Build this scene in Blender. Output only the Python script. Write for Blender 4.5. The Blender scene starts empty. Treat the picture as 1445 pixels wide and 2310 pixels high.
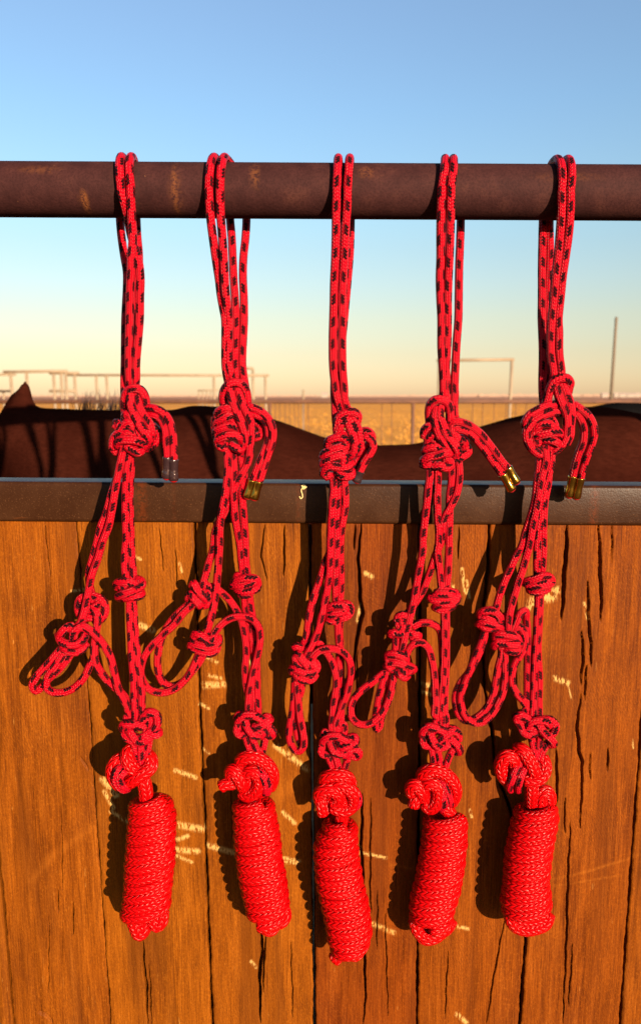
import bpy, bmesh, math, random
import numpy as np
from mathutils import Vector, Matrix

random.seed(7)
rng = np.random.default_rng(7)
scene = bpy.context.scene
C = scene.collection

# ------------------------------------------------------------------ camera
F = 1668.0                 # focal length in photo pixels (phone main lens)
CU, CV = 722.5, 1155.0     # photo centre
TILT = math.atan((CV - 893.0) / F)
DW = 0.93                  # camera to the face of the planks, metres
CAM = Vector((0.0, -DW, 1.53))
cd = bpy.data.cameras.new('camera')
cam = bpy.data.objects.new('camera', cd)
C.objects.link(cam)
cam.location = CAM
cam.rotation_euler = (math.pi / 2 - TILT, 0, 0)
cd.sensor_fit = 'VERTICAL'
cd.sensor_height = 36.0
cd.lens = 36.0 * F / 2310.0
cd.clip_start = 0.02
cd.clip_end = 9000
cd.dof.use_dof = True
cd.dof.focus_distance = 0.90
cd.dof.aperture_fstop = 6.5
scene.camera = cam

# ------------------------------------------------------------------ light
SUN_T, SUN_P = 0.58, 0.245         # sideways and downward travel per metre of depth
sun_vec = Vector((SUN_T, -1.0, SUN_P)).normalized()
SUN_EL = math.asin(sun_vec.z)
SUN_AZ = math.atan2(sun_vec.x, sun_vec.y)
world = bpy.data.worlds.new('World')
scene.world = world
world.use_nodes = True
wn = world.node_tree.nodes
wl = world.node_tree.links
wn.clear()
wo = wn.new('ShaderNodeOutputWorld')
wb = wn.new('ShaderNodeBackground')
sky = wn.new('ShaderNodeTexSky')
sky.sky_type = 'NISHITA'
sky.sun_disc = False
sky.sun_elevation = SUN_EL
sky.sun_rotation = SUN_AZ
sky.altitude = 900
sky.air_density = 1.0
sky.dust_density = 0.6
sky.ozone_density = 1.6
wb.inputs['Strength'].default_value = 0.08
# dry evening air: the band above the horizon is warmer and less glaring, the same all the way round
wtc = wn.new('ShaderNodeTexCoord')
wsp = wn.new('ShaderNodeSeparateXYZ')
wr = wn.new('ShaderNodeValToRGB')
wm = wn.new('ShaderNodeMix')
wm.data_type = 'RGBA'
wm.blend_type = 'MULTIPLY'
wm.inputs[0].default_value = 1.0
stops = [(0.0, (.58, .46, .45)), (0.054, (.69, .52, .42)), (0.099, (.81, .63, .48)), (0.143, (.85, .73, .60)), (0.186, (.87, .81, .69)),
         (0.217, (.90, .89, .77)), (0.29, (.91, .94, .89)), (0.335, (.92, .97, .95)), (0.434, (1.0, 1.0, 1.0))]
el = wr.color_ramp.elements
while len(el) < len(stops):
    el.new(0.5)
for i, (p, c) in enumerate(stops):
    el[i].position = p
    el[i].color = c + (1,)
wl.new(wtc.outputs['Generated'], wsp.inputs[0])
wl.new(wsp.outputs[2], wr.inputs[0])
wl.new(sky.outputs[0], wm.inputs[6])
wl.new(wr.outputs[0], wm.inputs[7])
wl.new(wm.outputs[2], wb.inputs['Color'])
wl.new(wb.outputs[0], wo.inputs['Surface'])
ld = bpy.data.lights.new('sun', 'SUN')
ld.energy = 5.0
ld.angle = math.radians(0.55)
ld.color = (1.0, 0.80, 0.56)
sun = bpy.data.objects.new('sun', ld)
C.objects.link(sun)
sun.location = (4, -7, 5)
sun.rotation_euler = (-sun_vec).to_track_quat('-Z', 'Y').to_euler()
vs = scene.view_settings
vs.view_transform = 'Standard'
vs.look = 'None'
vs.exposure = 1.6
vs.gamma = 1.0
vs.use_curve_mapping = False
scene.cycles.use_denoising = True
scene.cycles.max_bounces = 6

# ------------------------------------------------------------------ helpers
CT, ST = math.cos(TILT), math.sin(TILT)


def ray(u, v):
    a, b = (u - CU) / F, (CV - v) / F
    return Vector((a, CT + b * ST, -ST + b * CT))


def at(u, v, y):
    """photo pixel -> point on the upright plane at depth y"""
    r = ray(u, v)
    return CAM + r * ((y - CAM.y) / r.y)


def new_obj(name, me, mat=None, parent=None):
    o = bpy.data.objects.new(name, me)
    C.objects.link(o)
    if mat is not None and me is not None:
        me.materials.append(mat)
    if parent is not None:
        o.parent = parent
        o.matrix_parent_inverse = Matrix.Translation(-parent.location)
    return o


def empty(name, loc):
    o = bpy.data.objects.new(name, None)
    C.objects.link(o)
    o.location = loc
    o.empty_display_size = 0.05
    return o


def tag(o, label=None, cat=None, group=None, kind=None):
    if label: o['label'] = label
    if cat: o['category'] = cat
    if group: o['group'] = group
    if kind: o['kind'] = kind
    return o


def catmull(pts, step):
    P = [Vector(p) for p in pts]
    if len(P) < 3:
        n = max(2, int((P[1] - P[0]).length / step))
        return [P[0].lerp(P[1], i / n) for i in range(n + 1)]
    P = [P[0] * 2 - P[1]] + P + [P[-1] * 2 - P[-2]]
    out = []
    for i in range(1, len(P) - 2):
        p0, p1, p2, p3 = P[i - 1], P[i], P[i + 1], P[i + 2]
        t0 = 0.0
        t1 = t0 + max((p1 - p0).length, 1e-5) ** 0.5
        t2 = t1 + max((p2 - p1).length, 1e-5) ** 0.5
        t3 = t2 + max((p3 - p2).length, 1e-5) ** 0.5
        n = max(2, int((p2 - p1).length / step))
        for k in range(n):
            t = t1 + (t2 - t1) * k / n
            a1 = p0 * ((t1 - t) / (t1 - t0)) + p1 * ((t - t0) / (t1 - t0))
            a2 = p1 * ((t2 - t) / (t2 - t1)) + p2 * ((t - t1) / (t2 - t1))
            a3 = p2 * ((t3 - t) / (t3 - t2)) + p3 * ((t - t2) / (t3 - t2))
            b1 = a1 * ((t2 - t) / (t2 - t0)) + a2 * ((t - t0) / (t2 - t0))
            b2 = a2 * ((t3 - t) / (t3 - t1)) + a3 * ((t - t1) / (t3 - t1))
            out.append(b1 * ((t2 - t) / (t2 - t1)) + b2 * ((t - t1) / (t2 - t1)))
    out.append(P[-2])
    return out


class Tubes:
    """collects rope tubes into one mesh; uv.x = metres along, uv.y = turn around"""
    def __init__(self):
        self.v, self.f, self.uv = [], [], []

    def add(self, pts, r, sides=12, step=0.0022, smooth=True, cap=True, twist=0.0, taper=None):
        path = catmull(pts, step) if smooth else [Vector(p) for p in pts]
        q = [path[0]]
        for p in path[1:]:
            if (p - q[-1]).length > 1e-5:
                q.append(p)
        path = q
        n = len(path)
        if n < 2:
            return
        L0 = random.uniform(0, 1)
        ph = random.uniform(0, 1)
        base = len(self.v)
        T = [(path[min(i + 1, n - 1)] - path[max(i - 1, 0)]).normalized() for i in range(n)]
        up = Vector((0, 0, 1)) if abs(T[0].z) < 0.8 else Vector((0, -1, 0))
        nrm = (up - T[0] * up.dot(T[0])).normalized()
        L = 0.0
        lens = []
        for i in range(n):
            if i:
                L += (path[i] - path[i - 1]).length
                nrm = nrm - T[i] * nrm.dot(T[i])
                nrm = nrm.normalized() if nrm.length > 1e-6 else T[i].orthogonal().normalized()
            bi = T[i].cross(nrm)
            lens.append(L)
            rr = r * (taper(i / (n - 1)) if taper else 1.0)
            for k in range(sides):
                a = 2 * math.pi * k / sides + twist * L
                self.v.append(path[i] + nrm * (math.cos(a) * rr) + bi * (math.sin(a) * rr))
        for i in range(n - 1):
            for k in range(sides):
                k2 = (k + 1) % sides
                self.f.append((base + i * sides + k, base + i * sides + k2,
                               base + (i + 1) * sides + k2, base + (i + 1) * sides + k))
                a, b = ph + k / sides, ph + (k + 1) / sides
                u0, u1 = L0 + lens[i], L0 + lens[i + 1]
                self.uv += [(u0, a), (u0, b), (u1, b), (u1, a)]
        if cap:
            for i, flip in ((0, True), (n - 1, False)):
                c = len(self.v)
                self.v.append(path[i] + T[i] * (r * 0.45 * (-1 if flip else 1)))
                for k in range(sides):
                    a, b = base + i * sides + k, base + i * sides + (k + 1) % sides
                    self.f.append((b, a, c) if flip else (a, b, c))
                    self.uv += [(L0 + lens[i], ph + k / sides), (L0 + lens[i], ph + (k + 1) / sides), (L0 + lens[i], ph + k / sides)]

    def build(self, name, mat, parent=None, origin=None):
        me = bpy.data.meshes.new(name)
        o0 = Vector(origin) if origin is not None else Vector((0, 0, 0))
        me.from_pydata([tuple(p - o0) for p in self.v], [], self.f)
        uvl = me.uv_layers.new(name='rope')
        uvl.data.foreach_set('uv', np.array(self.uv, dtype=np.float32).ravel())
        me.polygons.foreach_set('use_smooth', [True] * len(me.polygons))
        me.update()
        o = new_obj(name, me, mat, parent)
        if origin is not None and parent is None:
            o.location = o0
        return o


# --- node shorthand
class NT:
    def __init__(self, name):
        self.m = bpy.data.materials.new(name)
        self.m.use_nodes = True
        self.t = self.m.node_tree
        self.t.nodes.clear()
        self.out = self.t.nodes.new('ShaderNodeOutputMaterial')
        self.b = self.t.nodes.new('ShaderNodeBsdfPrincipled')
        self.t.links.new(self.b.outputs[0], self.out.inputs['Surface'])

    def put(self, sock, val):
        if hasattr(val, 'is_output') or isinstance(val, bpy.types.NodeSocket):
            self.t.links.new(val, sock)
        else:
            sock.default_value = val

    def math(self, op, a, b=0.0, c=None, clamp=False):
        n = self.t.nodes.new('ShaderNodeMath')
        n.operation = op
        n.use_clamp = clamp
        self.put(n.inputs[0], a)
        self.put(n.inputs[1], b)
        if c is not None:
            self.put(n.inputs[2], c)
        return n.outputs[0]

    def coord(self, which='Object'):
        return self.t.nodes.new('ShaderNodeTexCoord').outputs[which]

    def mapping(self, vec, loc=(0, 0, 0), rot=(0, 0, 0), sc=(1, 1, 1)):
        n = self.t.nodes.new('ShaderNodeMapping')
        self.put(n.inputs['Vector'], vec)
        n.inputs['Location'].default_value = loc
        n.inputs['Rotation'].default_value = rot
        n.inputs['Scale'].default_value = sc
        return n.outputs[0]

    def noise(self, vec, scale, detail=4, rough=0.55, dist=0.0):
        n = self.t.nodes.new('ShaderNodeTexNoise')
        self.put(n.inputs['Vector'], vec)
        n.inputs['Scale'].default_value = scale
        n.inputs['Detail'].default_value = detail
        n.inputs['Roughness'].default_value = rough
        n.inputs['Distortion'].default_value = dist
        return n.outputs[0]

    def ramp(self, fac, stops):
        n = self.t.nodes.new('ShaderNodeValToRGB')
        e = n.color_ramp.elements
        while len(e) < len(stops):
            e.new(0.5)
        for i, (p, c) in enumerate(stops):
            e[i].position = p
            e[i].color = tuple(c) + (1,) if len(c) == 3 else c
        self.put(n.inputs[0], fac)
        return n.outputs[0]

    def mix(self, fac, a, b, mode='MIX'):
        n = self.t.nodes.new('ShaderNodeMix')
        n.data_type = 'RGBA'
        n.blend_type = mode
        self.put(n.inputs[0], fac)
        self.put(n.inputs[6], a if not isinstance(a, tuple) or len(a) == 4 else a + (1,))
        self.put(n.inputs[7], b if not isinstance(b, tuple) or len(b) == 4 else b + (1,))
        return n.outputs[2]

    def sep(self, vec):
        n = self.t.nodes.new('ShaderNodeSeparateXYZ')
        self.put(n.inputs[0], vec)
        return n.outputs

    def attr(self, name):
        n = self.t.nodes.new('ShaderNodeAttribute')
        n.attribute_name = name
        return n.outputs['Fac']

    def bump(self, h, dist, strength=1.0, prev=None):
        n = self.t.nodes.new('ShaderNodeBump')
        n.inputs['Strength'].default_value = strength
        n.inputs['Distance'].default_value = dist
        self.put(n.inputs['Height'], h)
        if prev is not None:
            self.put(n.inputs['Normal'], prev)
        return n.outputs[0]

    def done(self, color=None, rough=None, normal=None, metal=None, spec=None, **kw):
        b = self.b.inputs
        if color is not None: self.put(b['Base Color'], color if not isinstance(color, tuple) or len(color) == 4 else color + (1,))
        if rough is not None: self.put(b['Roughness'], rough)
        if normal is not None: self.put(b['Normal'], normal)
        if metal is not None: self.put(b['Metallic'], metal)
        if spec is not None: self.put(b['Specular IOR Level'], spec)
        for k, v in kw.items():
            self.put(b[k.replace('_', ' ')], v)
        return self.m


# ------------------------------------------------------------------ materials
def rope_material(name, base, dark, flecks, cols, per, bumpd):
    t = NT(name)
    uv = t.t.nodes.new('ShaderNodeUVMap'); uv.uv_map = 'rope'
    s = t.sep(uv.outputs[0])
    u, v = s[0], s[1]
    vc = t.math('MULTIPLY', v, cols)
    col = t.math('FLOOR', vc)
    fr = t.math('FRACT', vc)
    par = t.math('MODULO', col, 2.0)
    sgn = t.math('SUBTRACT', t.math('MULTIPLY', par, 2.0), 1.0)
    slant = t.math('MULTIPLY', t.math('MULTIPLY', sgn, t.math('SUBTRACT', fr, 0.5)), 0.8)
    uu = t.math('ADD', t.math('DIVIDE', u, per), slant)
    cell = t.math('FRACT', uu)
    hx = t.math('SINE', t.math('MULTIPLY', cell, math.pi))
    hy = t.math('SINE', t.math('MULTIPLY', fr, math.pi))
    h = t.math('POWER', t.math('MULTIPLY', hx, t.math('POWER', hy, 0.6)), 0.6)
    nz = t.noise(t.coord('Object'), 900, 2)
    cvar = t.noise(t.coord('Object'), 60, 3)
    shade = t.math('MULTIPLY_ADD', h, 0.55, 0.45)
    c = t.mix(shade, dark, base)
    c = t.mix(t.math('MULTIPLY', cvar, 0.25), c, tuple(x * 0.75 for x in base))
    if flecks:
        rows = 4.0
        vr = t.math('MULTIPLY', v, rows)
        row = t.math('FLOOR', vr)
        fv = t.math('SUBTRACT', t.math('FRACT', vr), 0.5)
        off = t.math('MULTIPLY', t.math('MODULO', row, 2.0), 0.5)
        zig = t.math('MULTIPLY', slant, 0.12)
        fu = t.math('SUBTRACT', t.math('FRACT', t.math('ADD', t.math('ADD', t.math('DIVIDE', u, 0.0245), off), zig)), 0.5)
        m1 = t.math('LESS_THAN', t.math('ABSOLUTE', fu), 0.215)
        wob = t.math('MULTIPLY_ADD', t.math('SINE', t.math('MULTIPLY', uu, 2 * math.pi)), 0.06, 0.30)
        m2 = t.math('LESS_THAN', t.math('ABSOLUTE', fv), wob)
        m3 = t.math('GREATER_THAN', hx, 0.22)
        fleck = t.math('MULTIPLY', t.math('MULTIPLY', m1, m2), m3)
        c = t.mix(fleck, c, (0.003, 0.003, 0.004))
    nb = t.bump(h, bumpd, 0.9)
    nb = t.bump(nz, bumpd * 0.3, 0.4, nb)
    return t.done(c, 0.32 if flecks else 0.27, nb, spec=(t.math('MULTIPLY_ADD', fleck, -0.11, 0.125) if flecks else 0.16))


M = {}
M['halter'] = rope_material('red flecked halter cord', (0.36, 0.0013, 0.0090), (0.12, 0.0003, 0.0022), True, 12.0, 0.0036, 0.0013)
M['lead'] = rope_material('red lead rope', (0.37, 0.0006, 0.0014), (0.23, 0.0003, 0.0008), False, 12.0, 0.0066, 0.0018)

t = NT('stained plank wood')
co = t.coord('Object')
oi = t.t.nodes.new('ShaderNodeObjectInfo').outputs['Random']
off = t.t.nodes.new('ShaderNodeCombineXYZ')
t.put(off.inputs[0], t.math('MULTIPLY', oi, 7.3)); t.put(off.inputs[2], t.math('MULTIPLY', oi, 3.1))
va = t.t.nodes.new('ShaderNodeVectorMath'); t.put(va.inputs[0], co); t.put(va.inputs[1], off.outputs[0])
wc = va.outputs[0]
fine = t.noise(t.mapping(wc, sc=(1, 1, 0.035)), 650, 3, 0.6)
mid = t.noise(t.mapping(wc, sc=(1, 1, 0.07)), 90, 5, 0.6, 0.5)
patch = t.noise(t.mapping(wc, sc=(1, 1, 0.45)), 9, 4, 0.6, 0.8)
speck = t.noise(t.mapping(wc, sc=(1, 1, 0.55)), 420, 3, 0.75)
saw = t.t.nodes.new('ShaderNodeTexWave')
saw.wave_type = 'RINGS'; saw.rings_direction = 'Y'
t.put(saw.inputs['Vector'], t.mapping(wc, loc=(0.35, 0, -0.15), sc=(1, 1, 0.8)))
saw.inputs['Scale'].default_value = 95
saw.inputs['Distortion'].default_value = 5.0
saw.inputs['Detail'].default_value = 3
saw.inputs['Detail Scale'].default_value = 2.5
sawmask = t.ramp(t.noise(t.mapping(wc, loc=(5, 2, 1)), 11, 3), [(0.46, (0, 0, 0)), (0.62, (1, 1, 1))])
grain = t.math('ADD', t.math('MULTIPLY', fine, 0.55), t.math('MULTIPLY', mid, 0.6))
c = t.ramp(grain, [(0.38, (0.02584, 0.00496, 0.00035)), (0.47, (0.06992, 0.01457, 0.0007)), (0.58, (0.11248, 0.02511, 0.001)), (0.66, (0.1406, 0.03348, 0.0015)), (0.78, (0.2052, 0.05456, 0.004))])
c = t.mix(t.ramp(patch, [(0.42, (0, 0, 0)), (0.68, (0.55, 0.55, 0.55))]), c, (0.152, 0.03596, 0.0015))
c = t.mix(t.ramp(patch, [(0.25, (0.6, 0.6, 0.6)), (0.44, (0, 0, 0))]), c, (0.0646, 0.01364, 0.002))
c = t.mix(t.math('MULTIPLY', t.math('MULTIPLY', t.ramp(saw.outputs['Fac'], [(0.0, (1, 1, 1)), (0.3, (0, 0, 0))]), sawmask), 0.34), c, (0.038, 0.00806, 0.001))
nick = t.math('MULTIPLY', t.ramp(t.noise(t.mapping(wc, loc=(3, 1, 0), sc=(1, 1, 0.14)), 260, 2), [(0.70, (0, 0, 0)), (0.76, (1, 1, 1))]),
              t.ramp(t.noise(wc, 22, 2), [(0.48, (0, 0, 0)), (0.6, (1, 1, 1))]))
c = t.mix(t.math('MULTIPLY', nick, 0.75), c, (0.2432, 0.0961, 0.0175))
pore = t.ramp(t.noise(t.mapping(wc, loc=(1, 4, 2), sc=(1, 1, 0.022)), 900, 2, 0.7), [(0.34, (1, 1, 1)), (0.43, (0, 0, 0))])
c = t.mix(t.math('MULTIPLY', pore, 0.5), c, (0.028, 0.0055, 0.0005))
c = t.mix(t.ramp(speck, [(0.35, (0.34, 0.34, 0.34)), (0.5, (0, 0, 0))]), c, (0.05, 0.011, 0.0008))
c = t.mix(t.ramp(speck, [(0.55, (0, 0, 0)), (0.7, (0.35, 0.35, 0.35))]), c, (0.24, 0.07, 0.005))
streak = t.noise(t.mapping(wc, loc=(8, 1, 3), sc=(1, 1, 0.05)), 26, 4, 0.6, 0.3)
c = t.mix(t.ramp(streak, [(0.36, (0.55, 0.55, 0.55)), (0.5, (0, 0, 0))]), c, (0.052, 0.0115, 0.001))
hs = t.t.nodes.new('ShaderNodeHueSaturation')
t.put(hs.inputs['Color'], c)
t.put(hs.inputs['Value'], t.math('MULTIPLY_ADD', oi, 0.28, 0.92))
t.put(hs.inputs['Hue'], t.math('MULTIPLY_ADD', oi, 0.012, 0.494))
c = hs.outputs[0]
knot = t.t.nodes.new('ShaderNodeTexVoronoi')
t.put(knot.inputs['Vector'], t.mapping(wc, sc=(1, 0.2, 0.55)))
knot.inputs['Scale'].default_value = 6.5
kf = t.ramp(knot.outputs['Distance'], [(0.02, (1, 1, 1)), (0.13, (0, 0, 0))])
c = t.mix(t.math('MULTIPLY', kf, 0.55), c, (0.0342, 0.00744, 0.001))
sc_ = t.math('MULTIPLY', t.attr('scuff'), t.ramp(t.noise(t.mapping(co, rot=(0, 0.6, 0), sc=(1, 1, 0.3)), 330, 3, 0.7), [(0.43, (0, 0, 0)), (0.52, (1, 1, 1))]))
c = t.mix(sc_, c, (0.3344, 0.1984, 0.06))
pale = t.math('MULTIPLY', t.attr('pale'), t.ramp(mid, [(0.35, (0.3, 0.3, 0.3)), (0.6, (1, 1, 1))]))
c = t.mix(t.math('MULTIPLY', pale, 0.62), c, (0.228, 0.0651, 0.0055))
nb = t.bump(grain, 0.0016, 0.7)
nb = t.bump(t.math('MULTIPLY', saw.outputs['Fac'], sawmask), 0.0003, 0.25, nb)
nb = t.bump(speck, 0.0004, 0.5, nb)
M['wood'] = t.done(c, t.ramp(mid, [(0.3, (0.5, 0.5, 0.5)), (0.7, (0.72, 0.72, 0.72))]), nb, spec=0.05)

t = NT('rusted pipe steel')
co = t.coord('Object')
n1 = t.noise(co, 38, 6, 0.65)
n2 = t.noise(co, 380, 3, 0.6)
n3 = t.noise(t.mapping(co, sc=(1, 0.12, 0.12)), 24, 3, 0.5)
c = t.ramp(n1, [(0.3, (0.0198, 0.0057, 0.00562)), (0.55, (0.03102, 0.0093, 0.00863)), (0.72, (0.04488, 0.0144, 0.01125))])
c = t.mix(t.ramp(n2, [(0.38, (0.45, 0.45, 0.45)), (0.55, (0, 0, 0))]), c, (0.0132, 0.0036, 0.00375))
st = t.math('MULTIPLY', t.ramp(n3, [(0.70, (0, 0, 0)), (0.75, (1, 1, 1))]), t.ramp(n2, [(0.4, (0, 0, 0)), (0.6, (1, 1, 1))]))
c = t.mix(t.math('MULTIPLY', st, 0.7), c, (0.099, 0.0252, 0.00825))
chip = t.ramp(t.noise(co, 70, 3, 0.7), [(0.735, (0, 0, 0)), (0.76, (1, 1, 1))])
c = t.mix(t.math('MULTIPLY', chip, 0.6), c, (0.132, 0.054, 0.0225))
c = t.mix(t.math('MULTIPLY', t.attr('scuff'), t.ramp(t.noise(co, 230, 3, 0.7), [(0.42, (0, 0, 0)), (0.55, (1, 1, 1))])), c, (0.17, 0.055, 0.014))
nb = t.bump(n2, 0.0006, 0.6)
nb = t.bump(n1, 0.001, 0.4, nb)
M['pipe'] = t.done(c, 0.75, nb, spec=0.08)

t = NT('weathered tube steel')
co = t.coord('Object')
n1 = t.noise(co, 26, 6, 0.65)
n2 = t.noise(co, 520, 2, 0.6)
n3 = t.noise(t.mapping(co, sc=(0.25, 1, 1)), 70, 4, 0.7, 0.4)
c = t.ramp(n1, [(0.3, (0.018, 0.0057, 0.00204)), (0.55, (0.0245, 0.0084, 0.003)), (0.75, (0.033, 0.0126, 0.0048))])
c = t.mix(t.ramp(n2, [(0.60, (0, 0, 0)), (0.72, (0.5, 0.5, 0.5))]), c, (0.075, 0.03, 0.012))
c = t.mix(t.math('MULTIPLY', t.ramp(n3, [(0.70, (0, 0, 0)), (0.76, (1, 1, 1))]), 0.55), c, (0.085, 0.0225, 0.0048))
c = t.mix(t.math('MULTIPLY', t.attr('scuff'), t.ramp(t.noise(co, 300, 3, 0.7), [(0.42, (0, 0, 0)), (0.52, (1, 1, 1))])), c, (0.085, 0.015, 0.00264))
nb = t.bump(n2, 0.0004, 0.5)
nb = t.bump(n3, 0.0006, 0.3, nb)
M['tube'] = t.done(c, t.ramp(n1, [(0.3, (0.34, 0.34, 0.34)), (0.7, (0.42, 0.42, 0.42))]), nb, spec=0.09)

t = NT('brass ferrule')
n = t.noise(t.coord('Object'), 260, 2)
M['brass'] = t.done((0.40, 0.22, 0.035), 0.14, t.bump(n, 0.0006, 0.35), metal=1.0)
t = NT('clear tape tip')
n = t.noise(t.coord('Object'), 220, 2)
M['tape'] = t.done((0.035, 0.016, 0.018), 0.09, t.bump(n, 0.0012, 0.6), spec=0.8, metal=0.5)
t = NT('burnt cord end')
M['tip'] = t.done((0.20, 0.003, 0.005), 0.3)


def coat(name, dark, light, rim=0.0):
    t = NT(name)
    co = t.coord('Object')
    n1 = t.noise(t.mapping(co, rot=(0, 0.5, 0), sc=(0.35, 1, 1.2)), 150, 4, 0.7)
    n2 = t.noise(co, 5, 4, 0.6)
    c = t.mix(t.ramp(n2, [(0.35, (0, 0, 0)), (0.7, (1, 1, 1))]), dark, light)
    c = t.mix(t.math('MULTIPLY', t.ramp(n1, [(0.35, (1, 1, 1)), (0.6, (0, 0, 0))]), 0.5), c, tuple(x * 0.55 for x in dark))
    return t.done(c, 0.55, t.bump(n1, 0.003, 0.35), spec=0.0, Sheen_Weight=rim, Sheen_Roughness=0.45)


M['bay'] = coat('chestnut horse coat', (0.01739, 0.00354, 0.00210), (0.03528, 0.00778, 0.00437), 0.0)
M['black_coat'] = coat('black horse coat', (0.0045, 0.004, 0.004), (0.007, 0.006, 0.006), 0.0)
t = NT('coarse mane hair')
M['mane'] = t.done((0.0396, 0.012, 0.0048), 0.5)
t = NT('horse eye'); M['eye'] = t.done((0.01, 0.006, 0.004), 0.08)

t = NT('dry pasture')
co = t.coord('Object')
n1 = t.noise(t.mapping(co, sc=(0.25, 1, 1)), 0.16, 6, 0.65)
n2 = t.noise(t.mapping(co, sc=(0.5, 1, 1)), 2.2, 5, 0.7)
c = t.ramp(n1, [(0.30, (0.42, 0.1672, 0.03025)), (0.45, (0.58, 0.228, 0.03025)), (0.62, (0.7, 0.2888, 0.0385)), (0.8, (0.5, 0.2204, 0.044))])
c = t.mix(t.ramp(n2, [(0.36, (0.3, 0.3, 0.3)), (0.5, (0, 0, 0))]), c, (0.34, 0.1368, 0.0275))
M['ground'] = t.done(c, 0.9, t.bump(n2, 0.12, 0.8), spec=0.1)
t = NT('pen dirt')
co = t.coord('Object')
n1 = t.noise(co, 3, 6, 0.7)
M['dirt'] = t.done(t.ramp(n1, [(0.3, (0.084, 0.04675, 0.0225)), (0.7, (0.15, 0.088, 0.045))]), 0.95, t.bump(n1, 0.04, 0.8), spec=0.1)
t = NT('far ploughed land')
co = t.coord('Object')
n1 = t.noise(t.mapping(co, sc=(0.15, 1, 1)), 0.006, 5, 0.6)
M['far'] = t.done(t.ramp(n1, [(0.3, (0.299, 0.132, 0.075)), (0.7, (0.414, 0.209, 0.12))]), 0.95, spec=0.05)
t = NT('straw grass')
oi = t.noise(t.coord('Object'), 0.35, 3)
M['grass'] = t.done(t.ramp(oi, [(0.35, (0.36, 0.165, 0.03)), (0.65, (0.468, 0.2175, 0.036))]), 0.8, spec=0.1)
t = NT('pale galvanised pipe')
n1 = t.noise(t.coord('Object'), 5, 4)
M['galv'] = t.done(t.ramp(n1, [(0.3, (0.16, 0.10875, 0.063)), (0.7, (0.216, 0.15, 0.091))]), 0.6)
t = NT('rusty far rail')
n1 = t.noise(t.coord('Object'), 6, 4)
M['farrail'] = t.done(t.ramp(n1, [(0.3, (0.06, 0.0195, 0.007)), (0.7, (0.104, 0.036, 0.0126))]), 0.75)
t = NT('grey weathered pole')
n1 = t.noise(t.mapping(t.coord('Object'), sc=(1, 1, 0.05)), 12, 4)
M['pole'] = t.done(t.ramp(n1, [(0.3, (0.08, 0.0585, 0.0385)), (0.7, (0.128, 0.09375, 0.063))]), 0.85)
t = NT('far white wall'); M['farwhite'] = t.done((0.22, 0.175, 0.14), 0.8)
t = NT('far roof'); M['farroof'] = t.done((0.28, 0.2, 0.17), 0.8)
t = NT('far scrub'); M['scrub'] = t.done((0.26, 0.16, 0.11), 0.9)
t = NT('pale twine'); M['twine'] = t.done((0.42, 0.31, 0.12), 0.7)

# ------------------------------------------------------------------ ground
def sheet(name, x0, x1, y0, y1, z, mat, nx=1, ny=1):
    me = bpy.data.meshes.new(name)
    vs_, fs = [], []
    for j in range(ny + 1):
        for i in range(nx + 1):
            vs_.append((x0 + (x1 - x0) * i / nx, y0 + (y1 - y0) * j / ny, z))
    for j in range(ny):
        for i in range(nx):
            a = j * (nx + 1) + i
            fs.append((a, a + 1, a + nx + 2, a + nx + 1))
    me.from_pydata(vs_, [], fs)
    return tag(new_obj(name, me, mat), kind='structure')


sheet('ground', -6000, 6000, -2500, 7000, -0.012, M['ground'])
sheet('pen_floor', -30, 30, -25, 11.2, -0.006, M['dirt'])
sheet('far_field', -6000, 6000, 230, 6990, -0.002, M['far'])

# grass tufts over the near pasture
gv, gf = [], []
for i in range(9000):
    y = 13.0 + 75.0 * random.random() ** 1.6
    x = random.uniform(-0.55, 0.55) * (y + 4)
    hgt = random.uniform(0.04, 0.12) * (1.4 if random.random() < 0.1 else 1)
    for k in range(3):
        a = random.uniform(0, math.pi)
        w = random.uniform(0.012, 0.03)
        lx, ly = random.uniform(-.1, .1), random.uniform(-.1, .1)
        bx, by = x + random.uniform(-.08, .08), y + random.uniform(-.08, .08)
        n = len(gv)
        gv += [(bx - math.cos(a) * w, by - math.sin(a) * w, 0), (bx + math.cos(a) * w, by + math.sin(a) * w, 0), (bx + lx, by + ly, hgt)]
        gf.append((n, n + 1, n + 2))
me = bpy.data.meshes.new('dry_grass')
me.from_pydata(gv, [], gf)
tag(new_obj('dry_grass', me, M['grass']), 'golden dry grass covering the pasture beyond the horses', 'grass', kind='stuff')

# ------------------------------------------------------------------ the board fence with its rails
fence = empty('board_fence', (0, 0, 0))
tag(fence, 'stained plank fence with square steel tube and round pipe rail above', 'fence')

PIPE_Y, PIPE_R = -0.045, 0.0295
RR = 0.0049        # halter cord radius
LR = 0.0080        # lead rope radius


def pipe_z(x):
    # axis height from the silhouette in the photograph, slightly falling to the right
    zl = at(0, 427.5, PIPE_Y).z
    zr = at(1445, 435.5, PIPE_Y).z
    xl, xr = at(0, 427.5, PIPE_Y).x, at(1445, 435.5, PIPE_Y).x
    return zl + (zr - zl) * (x - xl) / (xr - xl)


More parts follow.
